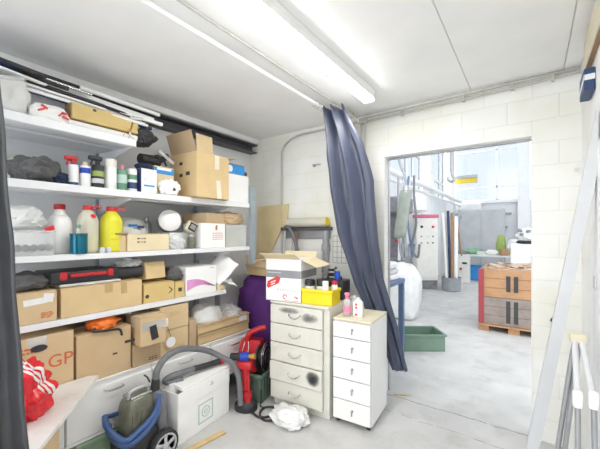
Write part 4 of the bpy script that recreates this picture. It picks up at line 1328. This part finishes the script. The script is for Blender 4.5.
obj('smear', B((.12, -.0157, zc + .0), (.20, .0006, .10)), 'light_stain', dr)
t, wd = chest('drawer_unit', 'narrow white drawer unit with key handles beside the doorway sheet', (-1.136, 2.272, 0), 4.5, .312, .40, .832, [.126, .161, .161, .161, .161], 'old_white_laminate', 'key', 'beech_edge', .036)
# open white carton on the chest
t = thing('carton', 'open white carton with a red badge and grey band on the cream chest', 'carton', (-1.775, 2.345, .914), 9)
w_, d_, h_ = .345, .32, .365
bm = B((0, 0, .003), (w_, d_, .006))
for s in (-1, 1):
    add_box(bm, (s * (w_ / 2 - .003), 0, h_ / 2), (.006, d_, h_))
    add_box(bm, (0, s * (d_ / 2 - .003), h_ / 2), (w_ - .012, .006, h_))
obj('body', bm, 'white_card', t)
flap(t, (0, -d_ / 2 + .003, h_), w_ - .006, .13, 'x', 66, 'card_pale')
flap(t, (w_ / 2 - .003, 0, h_), d_ - .01, .16, 'y', 112, 'card_pale')
flap(t, (-w_ / 2 + .003, 0, h_), d_ - .01, .14, 'y', -104, 'card_pale')
flap(t, (0, d_ / 2 - .003, h_), w_ - .01, .06, 'x', -30, 'card_pale')
yf = -d_ / 2 - .001
obj('grey_band', B((0, yf, .235), (w_ - .002, .0016, .065)), 'grey_print', t)
obj('grey_band', B((w_ / 2 + .001, 0, .235), (.0016, d_ - .002, .065)), 'grey_print', t)
lg = obj('red_badge', add_prism(bmesh.new(), [(-.15, yf - .001, .105), (-.04, yf - .001, .155), (-.025, yf - .001, .20), (-.055, yf - .001, .215), (-.155, yf - .001, .165), (-.165, yf - .001, .12)], (0, -.001, 0)), 'red_print', t)
bm = bmesh.new()
for dx, dz, l in ((-.10, .165, .05), (-.085, .17, .03), (-.10, .145, .045)):
    add_box(bm, (dx, yf - .0028, dz), (l, .0012, .009), rotm(0, -25, 0))
obj('badge_print', bm, 'white_print', lg)
bm = bmesh.new()
rr = random.Random(6)
x = -.05
while x < .15:
    l = rr.uniform(.008, .02)
    add_box(bm, (x, yf - .0008, .098 + rr.uniform(-.004, .004)), (l, .0012, .014))
    x += l + .006
add_box(bm, (-.09, yf - .0008, .245), (.14, .0018, .006))
obj('printed_mark', bm, 'pale_grey_print', t)
obj('warning_label', B((.085, yf - .0006, .038), (.17, .0012, .07)), 'white_print', t)
bm = add_tube(bmesh.new(), [(.02 + .018 * math.cos(a), yf - .0016, .04 + .018 * math.sin(a)) for a in [k * PI / 5 for k in range(9)]], .004, 6, n=2)
add_box(bm, (.125, yf - .0018, .045), (.035, .0012, .008), rotm(0, 12, 0))
add_box(bm, (.135, yf - .0018, .035), (.02, .0012, .008))
add_box(bm, (.085, yf - .0018, .07), (.004, .0012, .006))
add_box(bm, (.085, yf - .0018, .01), (.13, .0012, .003))
obj('warning_print', bm, 'red_print', t)

# yellow bin and what stands in it
t = open_crate('storage_bin', 'yellow plastic bin full of jars on the cream chest', 'bin', (-1.45, 2.325, .914), .29, .20, .125, 'yellow_plastic', 8, th=.006, rim=.008)
def jar(name, label, cat, x, y, z, r, h, m, cm, ch, group=None):
    t = thing(name, label, cat, (x, y, z), 0, group)
    obj('jar_body', add_lathe(bmesh.new(), [(r * .94, 0), (r, .004), (r, h - .01), (r * .8, h)], 20), m, t, smooth=True)
    obj('cap', add_lathe(bmesh.new(), [(r * .93, h), (r * .93, h + ch - .003), (r * .85, h + ch)], 20), cm, t, smooth=True)
    return t
g = 'jars and cans in the yellow bin'
zb = .914 + .008
jar('jar', 'wide black lidded jar at the left in the yellow bin', 'jar', -1.545, 2.30, zb, .044, .135, 'white_print', 'black_plastic', .05, g)
jar('jar', 'second black lidded jar in the middle of the yellow bin', 'jar', -1.455, 2.345, zb, .046, .135, 'white_print', 'black_plastic', .055, g)
jar('spray_can', 'white can with cream nozzle at the front of the yellow bin', 'can', -1.385, 2.29, zb, .028, .15, 'white_print', 'machine_cream', .035, g)
jar('spray_can', 'white can with a red nozzle at the right of the yellow bin', 'can', -1.352, 2.382, zb, .026, .15, 'white_print', 'red_plastic', .03, g)
# dark tools behind the bin
t = thing('tool_case', 'black tool box behind the yellow bin on the cream chest', 'tool box', (-1.475, 2.60, .913), 4)
obj('shell', B((0, 0, .085), (.24, .18, .17), bev=.015, seg=2), 'black_plastic', t, smooth=True)
obj('handle', add_tube(bmesh.new(), [(-.07, 0, .17), (-.06, 0, .195), (0, 0, .2), (.06, 0, .195), (.07, 0, .17)], .008, 8), 'dark_rubber', t, smooth=True)
t = jar('cup', 'cobalt blue cup standing on the black tool box', 'cup', -1.415, 2.545, 1.085, .026, .07, 'cobalt', 'cobalt', .008)
t = thing('cable_coil', 'black cable coil right beside the blue cup', 'cable', (-1.53, 2.655, 1.085))
obj('coil', add_tube(bmesh.new(), [(.04 * math.cos(k), .035 * math.sin(k) , .012 + .006 * k) for k in [i * .6 for i in range(24)]], .007, 6, n=3), 'black_wire', t, smooth=True)
o = obj('round_cap', add_lathe(bmesh.new(), [(.02, 0), (.04, .02), (.042, .06), (.02, .085)], 20, (-1.69, 2.68, 1.18)), 'dark_blue', smooth=True)
o.location = (0, 0, -.265)
tag(o, 'dark round cap left behind the open white carton', 'cap')
# bottles on the white unit
t = thing('bottle', 'clear bottle with a pink label and pink pump on the white drawer unit', 'bottle', (-1.218, 2.352, .833))
obj('bottle_body', add_lathe(bmesh.new(), [(.029, 0), (.032, .004), (.032, .115), (.02, .135), (.013, .14)], 24), 'clear_plastic', t, smooth=True)
obj('label_band', add_lathe(bmesh.new(), [(.0325, .03), (.0325, .08)], 24), 'pink_label', t, smooth=True)
obj('pump', add_lathe(bmesh.new(), [(.016, .138), (.016, .165), (.022, .167), (.022, .185), (.015, .188)], 18), 'pink_label', t, smooth=True)
t = thing('bottle', 'clear bottle with a silver cap behind the pink labelled bottle', 'bottle', (-1.185, 2.425, .833))
obj('bottle_body', add_lathe(bmesh.new(), [(.026, 0), (.028, .004), (.028, .12), (.016, .138)], 20), 'clear_plastic', t, smooth=True)
obj('cap', add_lathe(bmesh.new(), [(.017, .136), (.017, .16), (.014, .162)], 18), 'silver_plastic', t, smooth=True)
t = thing('solvent_tin', 'flat white tin with red dots on the white drawer unit', 'tin', (-1.135, 2.385, .833), 14)
obj('tin_body', B((0, 0, .06), (.075, .05, .12), bev=.008, seg=2), 'white_print', t, smooth=True)
obj('shoulder', B((0, 0, .126), (.055, .035, .02), bev=.008), 'white_print', t, smooth=True)
obj('cap', add_lathe(bmesh.new(), [(.012, .132), (.012, .152), (.010, .154)], 14), 'white_print', t, smooth=True)
for z in (.1, .075, .02):
    obj('red_dot', add_cyl(bmesh.new(), (-.012, -.0252, z), (-.012, -.0264, z), .010, seg=14), 'red_print', t)

# ------------------------------------------------------------------ curtains
def polyline(pts, v):
    for a, b in zip(pts, pts[1:]):
        if v <= b[0] or b is pts[-1]:
            k = (v - a[0]) / (b[0] - a[0])
            return Vector(a[1]).lerp(Vector(b[1]), min(1, max(0, k)))
Lc = [(0, (-1.485, 2.46, 2.60)), (.18, (-1.475, 2.47, 2.17)), (.33, (-1.46, 2.51, 1.87)), (.5, (-1.425, 2.58, 1.50)), (.7, (-1.325, 2.72, 1.03)), (.88, (-1.17, 2.80, .62)), (1, (-1.01, 2.82, .29))]
Rc = [(0, (-1.29, 2.44, 2.58)), (.18, (-1.145, 2.52, 2.26)), (.33, (-1.09, 2.60, 1.95)), (.5, (-1.10, 2.68, 1.55)), (.7, (-1.075, 2.78, 1.10)), (.88, (-.965, 2.84, .66)), (1, (-.885, 2.855, .29))]
def navy(u, v):
    p = polyline(Lc, v).lerp(polyline(Rc, v), u)
    env = min(1, 5 * u) * min(1, 5 * (1 - u))
    A = .060 * (1 - .45 * v)
    wob = A * math.sin(2 * PI * (2.4 * u + .12 * math.sin(3 * v)) - .4) + .010 * math.sin(2 * PI * 7.3 * u + 3 * v)
    wob += .018 * noise.noise(Vector((u * 5, v * 6, 1.3))) + .006 * noise.noise(Vector((u * 9, v * 22, 4.1)))
    p += Vector((-.45, -.89, 0)) * wob * (.25 + .75 * env)
    p.x += .010 * noise.noise(Vector((u * 3, v * 9, 7)))
    p.y = min(p.y, 2.895)
    if v < .03:
        p.z += .02 * math.sin(2 * PI * 2.4 * u)
    return p
t = thing('curtain', 'navy plastic sheet hanging from the rail and swept beside the doorway', 'curtain', (0, 0, 0))
obj('sheet', add_sheet(bmesh.new(), navy, 90, 70), 'navy_tarp', t, smooth=True, solid=.003, angle=80)
for k in range(4):
    y = 2.30 + .045 * k
    obj('rail_ring', add_tube(bmesh.new(), [(-1.5 + .026 * math.cos(a), y, 2.602 + .026 * math.sin(a)) for a in [i * PI / 4 for i in range(9)]], .003, 6, n=3), 'chrome', t, smooth=True)
def black(u, v):
    z = 2.59 - 2.45 * v
    ye = .272 + .14 * v
    y = -.55 + (ye + .55) * u
    x = -1.5 + .04 * math.sin(2 * PI * 6 * u + .8 * v) * (1 - .3 * v) + .015 * noise.noise(Vector((u * 6, v * 7, 3)))
    y += .006 * noise.noise(Vector((u * 2, v * 12, 5)))
    return Vector((x, y, z))
t = thing('curtain', 'black plastic sheet hanging at the left edge of the view', 'curtain', (0, 0, 0))
obj('sheet', add_sheet(bmesh.new(), black, 90, 60), 'black_tarp', t, smooth=True, solid=.003, angle=80)
for k in range(5):
    y = -.5 + .18 * k
    obj('rail_ring', add_tube(bmesh.new(), [(-1.5 + .026 * math.cos(a), y, 2.602 + .026 * math.sin(a)) for a in [i * PI / 4 for i in range(9)]], .003, 6, n=3), 'chrome', t, smooth=True)

# ------------------------------------------------------------------ board with red bag, left foreground
t = thing('worktop_board', 'stained white board laid across the cabinet corner under the red bag', 'board', (0, 0, .578))
obj('panel', add_prism(bmesh.new(), [(-2.245, .925, 0), (-1.67, .455, 0), (-1.95, .06, 0), (-2.285, .34, 0), (-2.288, .885, 0)], (0, 0, .020)), 'table_top', t)
K = Vector((-2.045, .70, 0))
t = thing('cardboard_box', 'tall cardboard box standing on the floor under the white board', 'cardboard box', (-2.03, .42, .0), -38)
obj('body', B((.035, .015, .287), (.44, .30, .574), bev=.005), 'card_b', t)
obj('flap', B((.035, .015, .5755), (.43, .29, .003)), 'card_b', t)
t = thing('red_bag', 'shiny red plastic bag with white stripes on the white board', 'bag', (-2.025, .475, .599), 20)
obj('bag_body', add_blob(bmesh.new(), (0, 0, 0), (.27, .27, .29), 111, .25, 1.8, flat=.75, fold=.5, sub=5), 'red_film', t, smooth=True)
def stripe_mat():
    m = mat('red_film_striped', (.72, .02, .03), rough=.25, var=.1, bump=.5, bscale=18)
    nt = m.node_tree
    p = nt.nodes['Principled BSDF']
    base = p.inputs['Base Color'].links[0].from_socket
    tc = nt.nodes.new('ShaderNodeTexCoord')
    s = nt.nodes.new('ShaderNodeSeparateXYZ')
    nt.links.new(tc.outputs['Object'], s.inputs[0])

    def mth(op, a, b):
        n = nt.nodes.new('ShaderNodeMath')
        n.operation = op
        for k, v in enumerate((a, b)):
            if isinstance(v, (int, float)):
                n.inputs[k].default_value = v
            else:
                nt.links.new(v, n.inputs[k])
        return n.outputs[0]
    nz = nt.nodes.new('ShaderNodeTexNoise')
    nz.inputs['Scale'].default_value = 9
    nt.links.new(tc.outputs['Object'], nz.inputs['Vector'])
    w = mth('MULTIPLY', nz.outputs['Fac'], .06)
    q = mth('ADD', mth('ADD', s.outputs['Y'], w), mth('MULTIPLY', s.outputs['Z'], .45))
    mask = None
    for c0, wd in ((.128, .006), (.148, .006), (.172, .008)):
        k = mth('LESS_THAN', mth('ABSOLUTE', mth('SUBTRACT', q, c0), 0), wd)
        mask = k if mask is None else mth('MAXIMUM', mask, k)
    mask = mth('MULTIPLY', mask, mth('GREATER_THAN', s.outputs['Z'], .10))
    mx = nt.nodes.new('ShaderNodeMix')
    mx.data_type = 'RGBA'
    nt.links.new(mask, mx.inputs['Factor'])
    nt.links.new(base, mx.inputs['A'])
    mx.inputs['B'].default_value = (.85, .82, .82, 1)
    nt.links.new(mx.outputs['Result'], p.inputs['Base Color'])
    return m
bpy.data.objects['bag_body'].name = 'bag_body'
t.children[0].data.materials[0] = stripe_mat()

# ------------------------------------------------------------------ vacuum cleaner
t = thing('vacuum_cleaner', 'wet and dry vacuum with blue bumper and silver spoked wheels', 'vacuum cleaner', (-2.135, 1.115, 0), 0)
# local: +Y is the rear (wheels), -Y the front, +X towards the room
bm = add_lathe(bmesh.new(), [(.02, .04), (.125, .05), (.14, .10), (.138, .19), (.11, .22)], 32, (0, 0, 0), sx=.85, sy=1.15)
obj('base', bm, 'dark_rubber', t, smooth=True)
bm = bmesh.new()
add_blob(bm, (-.01, .01, .155), (.175, .225, .285), 0, 0, 1, flat=.55, sq=.6)
obj('tank', bm, 'tank_smoke', t, smooth=True)
bm = bmesh.new()
for k in range(5):
    add_box(bm, (.080, -.065 + .03 * k, .29), (.006, .010, .13), bev=.002)
add_box(bm, (-.01, .01, .43), (.11, .15, .018), bev=.006)
obj('rib', bm, 'tank_smoke', t)
obj('carry_handle', add_tube(bmesh.new(), [(.02, -.065, .43), (.02, -.06, .465), (.02, -.03, .478), (.02, .04, .478), (.02, .065, .468), (.02, .07, .43)], .011, 10), 'silver_plastic', t, smooth=True)
bm = bmesh.new()
path = [(-.08, -.165, .33), (.0, -.19, .31), (.075, -.17, .265), (.105, -.12, .225), (.112, -.035, .255), (.110, .052, .305), (.10, .092, .365), (.085, .105, .42)]
add_tube(bm, path, .018, 12)
add_tube(bm, [(-.06, -.15, .27), (.0, -.172, .265), (.075, -.158, .225), (.104, -.105, .19), (.11, -.02, .215), (.108, .052, .265), (.10, .09, .33)], .021, 10)
add_tube(bm, [(-.08, -.165, .33), (-.115, -.10, .30), (-.115, .02, .30), (-.09, .09, .34)], .015, 10)
obj('bumper', bm, 'blue_plastic', t, smooth=True)
bm = B((.02, .13, .24), (.17, .07, .38), rotm(6, 0, 0), bev=.025, seg=3)
obj('rear_housing', bm, 'hose_grey', t, smooth=True)
def wheel(x, label=None):
    w = obj('wheel', add_lathe(bmesh.new(), [(.055, -.022), (.092, -.022), (.098, -.012), (.098, .012), (.092, .022), (.074, .022), (.072, .010), (.02, .008)], 36, (x,   .105, .099), rotm(0, 90 if x > 0 else -90, 0)), 'dark_rubber', t, smooth=True)
    s = 1 if x > 0 else -1
    bm = bmesh.new()
    for k in range(5):
        a = 90 + 72 * k
        add_box(bm, (x + s * .017, .105 + .042 * math.cos(R(a)), .099 + .042 * math.sin(R(a))), (.012, .062, .022), rotm(a, 0, 0), bev=.003)
    add_lathe(bm, [(.022, .004), (.022, .024), (.016, .028)], 20, (x, .105, .099), rotm(0, 90 * s, 0))
    add_lathe(bm, [(.066, .016), (.078, .016), (.078, .0235), (.066, .0235), (.066, .016)], 36, (x, .105, .099), rotm(0, 90 * s, 0))
    obj('spokes', bm, 'silver_plastic', w, smooth=True)
wheel(.15)
wheel(-.115)
obj('axle', add_cyl(bmesh.new(), (-.13, .105, .099), (.16, .105, .099), .014), 'dark_steel', t, smooth=True)
obj('hose_socket', add_cyl(bmesh.new(), (.03, .11, .42), (.03, .115, .50), .03, .026, 20), 'dark_rubber', t, smooth=True)
obj('latch', add_tube(bmesh.new(), [(.0, .09, .48), (.0, .07, .52), (.01, .045, .545)], .006, 8), 'dark_steel', t, smooth=True)
# hose: a thing of its own, looped over the white box
t = thing('vacuum_hose', 'ribbed grey vacuum hose arching over the white box', 'hose', (0, 0, 0))
bm = add_tube(bmesh.new(), [(-2.105, 1.231, .495), (-2.10, 1.24, .56), (-2.11, 1.31, .622), (-2.12, 1.43, .640), (-2.14, 1.575, .60), (-2.14, 1.72, .535), (-2.10, 1.82, .46), (-2.05, 1.885, .40), (-2.005, 1.905, .30), (-1.985, 1.905, .20), (-1.975, 1.90, .12), (-1.965, 1.895, .075)], .022, 12, n=14, ridges=.10)
obj('hose', bm, 'hose_grey', t, smooth=True)
t = thing('hose_wand', 'bent grey and black suction tube lying on the white box', 'suction tube', (0, 0, 0))
obj('bent_tube', add_tube(bmesh.new(), [(-2.13, 1.46, .405), (-2.16, 1.38, .405), (-2.175, 1.34, .425), (-2.155, 1.38, .452), (-2.14, 1.46, .455), (-2.13, 1.56, .452)], .021, 12, n=8), 'hose_grey', t, smooth=True)
obj('black_tube', add_tube(bmesh.new(), [(-2.13, 1.555, .452), (-2.12, 1.68, .442), (-2.115, 1.80, .438)], .023, 12), 'dark_rubber', t, smooth=True)
obj('red_end', add_cyl(bmesh.new(), (-2.115, 1.795, .438), (-2.112, 1.84, .44), .028, seg=18), 'red_plastic', t, smooth=True)

# large white box
t = thing('white_box', 'large white box with open lid standing on the floor below the hose', 'box', (-2.048, 1.605, .001), 6)
w_, d_, h_ = .525, .20, .365
bm = B((-d_ / 2, 0, .004), (d_, w_, .008))
for s in (-1, 1):
    add_box(bm, (-d_ / 2, s * (w_ / 2 - .004), h_ / 2), (d_, .008, h_), bev=.002)
add_box(bm, (-.004, 0, h_ / 2), (.008, w_ - .016, h_), bev=.002)
add_box(bm, (-d_ + .004, 0, h_ / 2), (.008, w_ - .016, h_), bev=.002)
obj('body', bm, 'white_card', t)
obj('lid', B((-.052, .02, .383), (.10, w_ - .05, .028), rotm(0, 6, 0), bev=.004), 'white_card', t)
obj('lid_flap', B((.004, 0, .310), (.004, w_ - .004, .115), bev=.001), 'white_card', t)
bm = bmesh.new()
for s in (-1, 1):
    add_box(bm, (.0012, .0 + s * .07, .13), (.0016, .010, .15))
    add_box(bm, (.0012, .0, .13 + s * .07), (.0016, .15, .010))
add_tube(bm, [(.0016, .038 * math.cos(a), .13 + .038 * math.sin(a)) for a in [k * PI / 6 for k in range(13)]], .0035, 6, n=2)
add_tube(bm, [(.0016, .014 * math.cos(a), .13 + .014 * math.sin(a)) for a in [k * PI / 4 for k in range(9)]], .003, 6, n=2)
obj('printed_emblem', bm, 'green_print', t)
bm = bmesh.new()
add_box(bm, (.0072, .06, .315), (.0014, .035, .008))
add_box(bm, (.0072, .06, .330), (.0014, .018, .012))
obj('printed_mark', bm, 'green_print', t)
lump('plastic_bag', 'white plastic bag tucked into the left end of the white box', 'plastic bag', (-2.16, 1.40, .31), (.13, .13, .10), 'milky_film', 120)
o = obj('wood_strip', B((0, 0, 0), (.05, .30, .012), bev=.003), 'tan_wood')
o.location = (-1.905, 1.50, .0075)
o.rotation_euler = (0, 0, R(-8))
tag(o, 'yellowish wooden strip lying on the floor before the white box', 'wood strip')

# ------------------------------------------------------------------ red cable reel on its crate
t = open_crate('storage_crate', 'dirty olive green crate on the floor under the red reel', 'crate', (-2.09, 2.19, 0), .30, .25, .245, 'olive_crate', 14, ribs=4)
t = thing('cable_reel', 'red cable reel with a carrying handle on the olive crate', 'cable reel', (-2.10, 2.185, .247), 20)
# body: a red box with a slanted front, reel disc on its right
bm = add_prism(bmesh.new(), [(-.14, -.09, .0), (-.14, .09, .0), (-.12, .09, .27), (-.12, -.03, .27)], (.20, 0, 0))
bmesh.ops.bevel(bm, geom=list(bm.edges), offset=.012, segments=2, affect='EDGES')
obj('housing', bm, 'red_plastic', t, smooth=True)
obj('handle', add_tube(bmesh.new(), [(-.05, -.03, .25), (-.04, -.03, .31), (.01, -.02, .355), (.08, .0, .385), (.12, .01, .39)], .024, 12), 'red_plastic', t, smooth=True)
obj('drum', add_lathe(bmesh.new(), [(.118, 0), (.118, .012), (.07, .014), (.07, .05), (.118, .052), (.118, .064)], 32, (.062, .0, .125), rotm(0, 90, 0)), 'dark_rubber', t, smooth=True)
bm = bmesh.new()
for rr_, xx in ((.128, .131), (.10, .134), (.06, .137)):
    add_tube(bm, [(xx, rr_ * math.cos(a), .135 + rr_ * math.sin(a)) for a in [k * PI / 8 for k in range(17)]], .0035, 6, n=2)
obj('wire', bm, 'chrome', t, smooth=True)
obj('opening', add_lathe(bmesh.new(), [(.001, 0), (.026, 0), (.026, .006)], 20, (-.05, -.066, .13), rotm(83, 0, 0), sy=1.3), 'ink', t)
obj('wire_loop', add_tube(bmesh.new(), [(-.06, -.05, .26), (-.075, -.075, .18), (-.06, -.095, .06), (-.03, -.08, .12), (-.02, -.06, .22), (-.03, -.045, .265)], .0035, 6), 'chrome', t, smooth=True)

# ------------------------------------------------------------------ red floor tool
t = thing('floor_jack', 'red upright hand tool with black base and blue nozzle', 'power tool', (-1.985, 1.975, 0), 25)
obj('base', add_lathe(bmesh.new(), [(.085, .0), (.09, .01), (.09, .05), (.06, .09), (.04, .10)], 24, sx=1.1, sy=.85), 'black_plastic', t, smooth=True)
bm = add_tube(bmesh.new(), [(0, 0, .08), (.0, 0, .2), (.0, 0, .32), (.0, 0, .38)], .034, 14)
add_box(bm, (0, -.005, .385), (.12, .09, .07), bev=.02, seg=2)
add_box(bm, (.02, -.02, .12), (.07, .06, .10), bev=.015, seg=2)
obj('column', bm, 'red_plastic', t, smooth=True)
obj('pipe', add_cyl(bmesh.new(), (-.06, .0, .06), (-.06, 0, .40), .016), 'grey_steel', t, smooth=True)
obj('lever', add_tube(bmesh.new(), [(.03, -.035, .1), (.04, -.05, .2), (.035, -.05, .33)], .010, 8), 'red_plastic', t, smooth=True)
n_ = obj('nozzle', add_cyl(bmesh.new(), (-.13, -.01, .445), (-.035, -.01, .45), .030, .032, 18), 'dark_rubber', t, smooth=True)
obj('blue_ring', add_cyl(bmesh.new(), (-.036, -.01, .45), (.03, -.01, .455), .036, seg=20), 'cobalt', n_, smooth=True)
obj('tip', add_cyl(bmesh.new(), (.03, -.01, .455), (.085, -.01, .462), .02, .026, 18), 'brass', n_, smooth=True)
o = obj('power_cable', add_tube(bmesh.new(), [(-1.90, 1.95, .02), (-1.80, 1.94, .010), (-1.74, 2.0, .010), (-1.72, 2.09, .010), (-1.78, 2.13, .010), (-1.86, 2.08, .010), (-1.83, 1.98, .012), (-1.74, 1.93, .012), (-1.66, 1.98, .010)], .009, 8, n=8), 'black_wire', smooth=True)
tag(o, 'black power cable looped on the floor beside the red tool', 'cable')
o = obj('power_cable', add_tube(bmesh.new(), [(-1.92, 2.09, .14), (-1.90, 2.07, .05), (-1.86, 2.04, .03), (-1.72, 2.14, .028), (-1.62, 2.145, .010), (-1.48, 2.165, .010)], .006, 8, n=8), 'black_wire', smooth=True)
tag(o, 'thin dark cable running to the foot of the cream chest', 'cable')
lump('plastic_bag', 'crinkled clear plastic bag lying on the floor before the cream chest', 'plastic bag', (-1.565, 2.03, .001), (.32, .22, .135), 'milky_film', 131, amp=.25, fold=.25, fr=1.6, sub=5)

# ------------------------------------------------------------------ right wall
t = thing('wall_ledge', 'wooden ledge high on the right wall with a cream front edge', 'ledge', (XR - .001, 1.85, 2.445))
obj('board', B((-.012, 0, .08), (.022, 1.3, .15)), 'brown_wood', t)
obj('edge_strip', B((-.026, 0, .085), (.005, 1.302, .17), bev=.001), 'beech_edge', t)
t = thing('wall_bracket', 'dark blue holder with a white stripe high on the right wall', 'holder', (XR - .001, 2.41, 2.27))
obj('body', B((-.024, 0, .06), (.046, .20, .118), bev=.004), 'dark_blue', t)
obj('stripe', add_prism(bmesh.new(), [(-.0472, -.10, .055), (-.0472, .095, .03), (-.0472, .06, .06), (-.0472, -.10, .085)], (-.001, 0, 0)), 'white_print', t)
bm = B((-.024, -.1006, .07), (.044, .0012, .03))
obj('stripe', bm, 'white_print', t)
t = thing('cladding_sheet', 'tall white panel fixed flat on the right wall behind the ladder legs', 'panel', (XR - .001, 1.9, 0))
obj('panel', B((-.006, 0, .98), (.012, 1.0, 1.95), bev=.002), 'white_paint', t)
obj('latch', B((-.016, .30, 1.25), (.008, .05, .06), bev=.002), 'pale_grey_print', t)
# leaning white plank
o = obj('leaning_plank', add_prism(bmesh.new(), [(-.078, 2.16, .001), (-.022, 2.16, .001), (.262, 2.16, 1.80), (.262, 2.16, 2.12)], (0, .06, 0)), 'pale_board')
tag(o, 'long white plank leaning against the right wall', 'plank')
# folded stand with white joints
t = thing('folding_stand', 'folded white and grey tubular stand leaning beside the white plank', 'folding stand', (0, 0, 0))
apex = Vector((.178, 2.02, 1.0))
def stand_leg(top, joint, foot):
    l = obj('leg', add_cyl(bmesh.new(), top, joint, .0125, seg=14), 'pale_board', t, smooth=True)
    obj('joint', B(joint, (.036, .036, .075), bev=.010, seg=2), 'white_print', l, smooth=True)
    obj('lower_tube', add_cyl(bmesh.new(), joint, foot, .0105, seg=14), 'grey_steel', l, smooth=True)
stand_leg((.165, 2.02, 1.0), (.162, 1.86, .775), (.160, 1.83, .001))
stand_leg((.19, 2.02, 1.0), (.214, 1.86, .785), (.225, 1.83, .001))
obj('apex_clamp', B((.178, 2.02, 1.0), (.065, .04, .045), bev=.010, seg=2), 'beech_edge', t, smooth=True)
obj('rear_leg', add_tube(bmesh.new(), [(.168, 2.03, .99), (.150, 2.04, .85), (.105, 2.05, .45), (.05, 2.05, .001)], .011, 10), 'grey_steel', t, smooth=True)
obj('rear_leg', add_tube(bmesh.new(), [(.180, 2.03, .99), (.170, 2.035, .85), (.13, 2.04, .45), (.085, 2.04, .001)], .011, 10), 'grey_steel', t, smooth=True)
t = thing('wall_peg', 'small metal peg in the back wall near the right corner', 'peg', (.245, 2.916, 1.93))
obj('pin', add_cyl(bmesh.new(), (0, 0, 0), (0, -.05, 0), .006, seg=10), 'chrome', t, smooth=True)
obj('head', add_cyl(bmesh.new(), (0, -.05, 0), (0, -.062, 0), .014, seg=14), 'chrome', t, smooth=True)
o = obj('black_plug', B((.119, 2.907, .886), (.026, .018, .03), rotm(0, 30, 0), bev=.005), 'black_plastic')
tag(o, 'small black plug on the back wall right of the doorway', 'plug')
o = obj('wood_chip', B((0, 0, .0035), (.16, .018, .006), bev=.001), 'tan_wood')
o.location = (-.98, 2.99, 0)
o.rotation_euler = (0, 0, R(28))
tag(o, 'thin wooden sliver on the floor in the doorway', 'wood sliver')
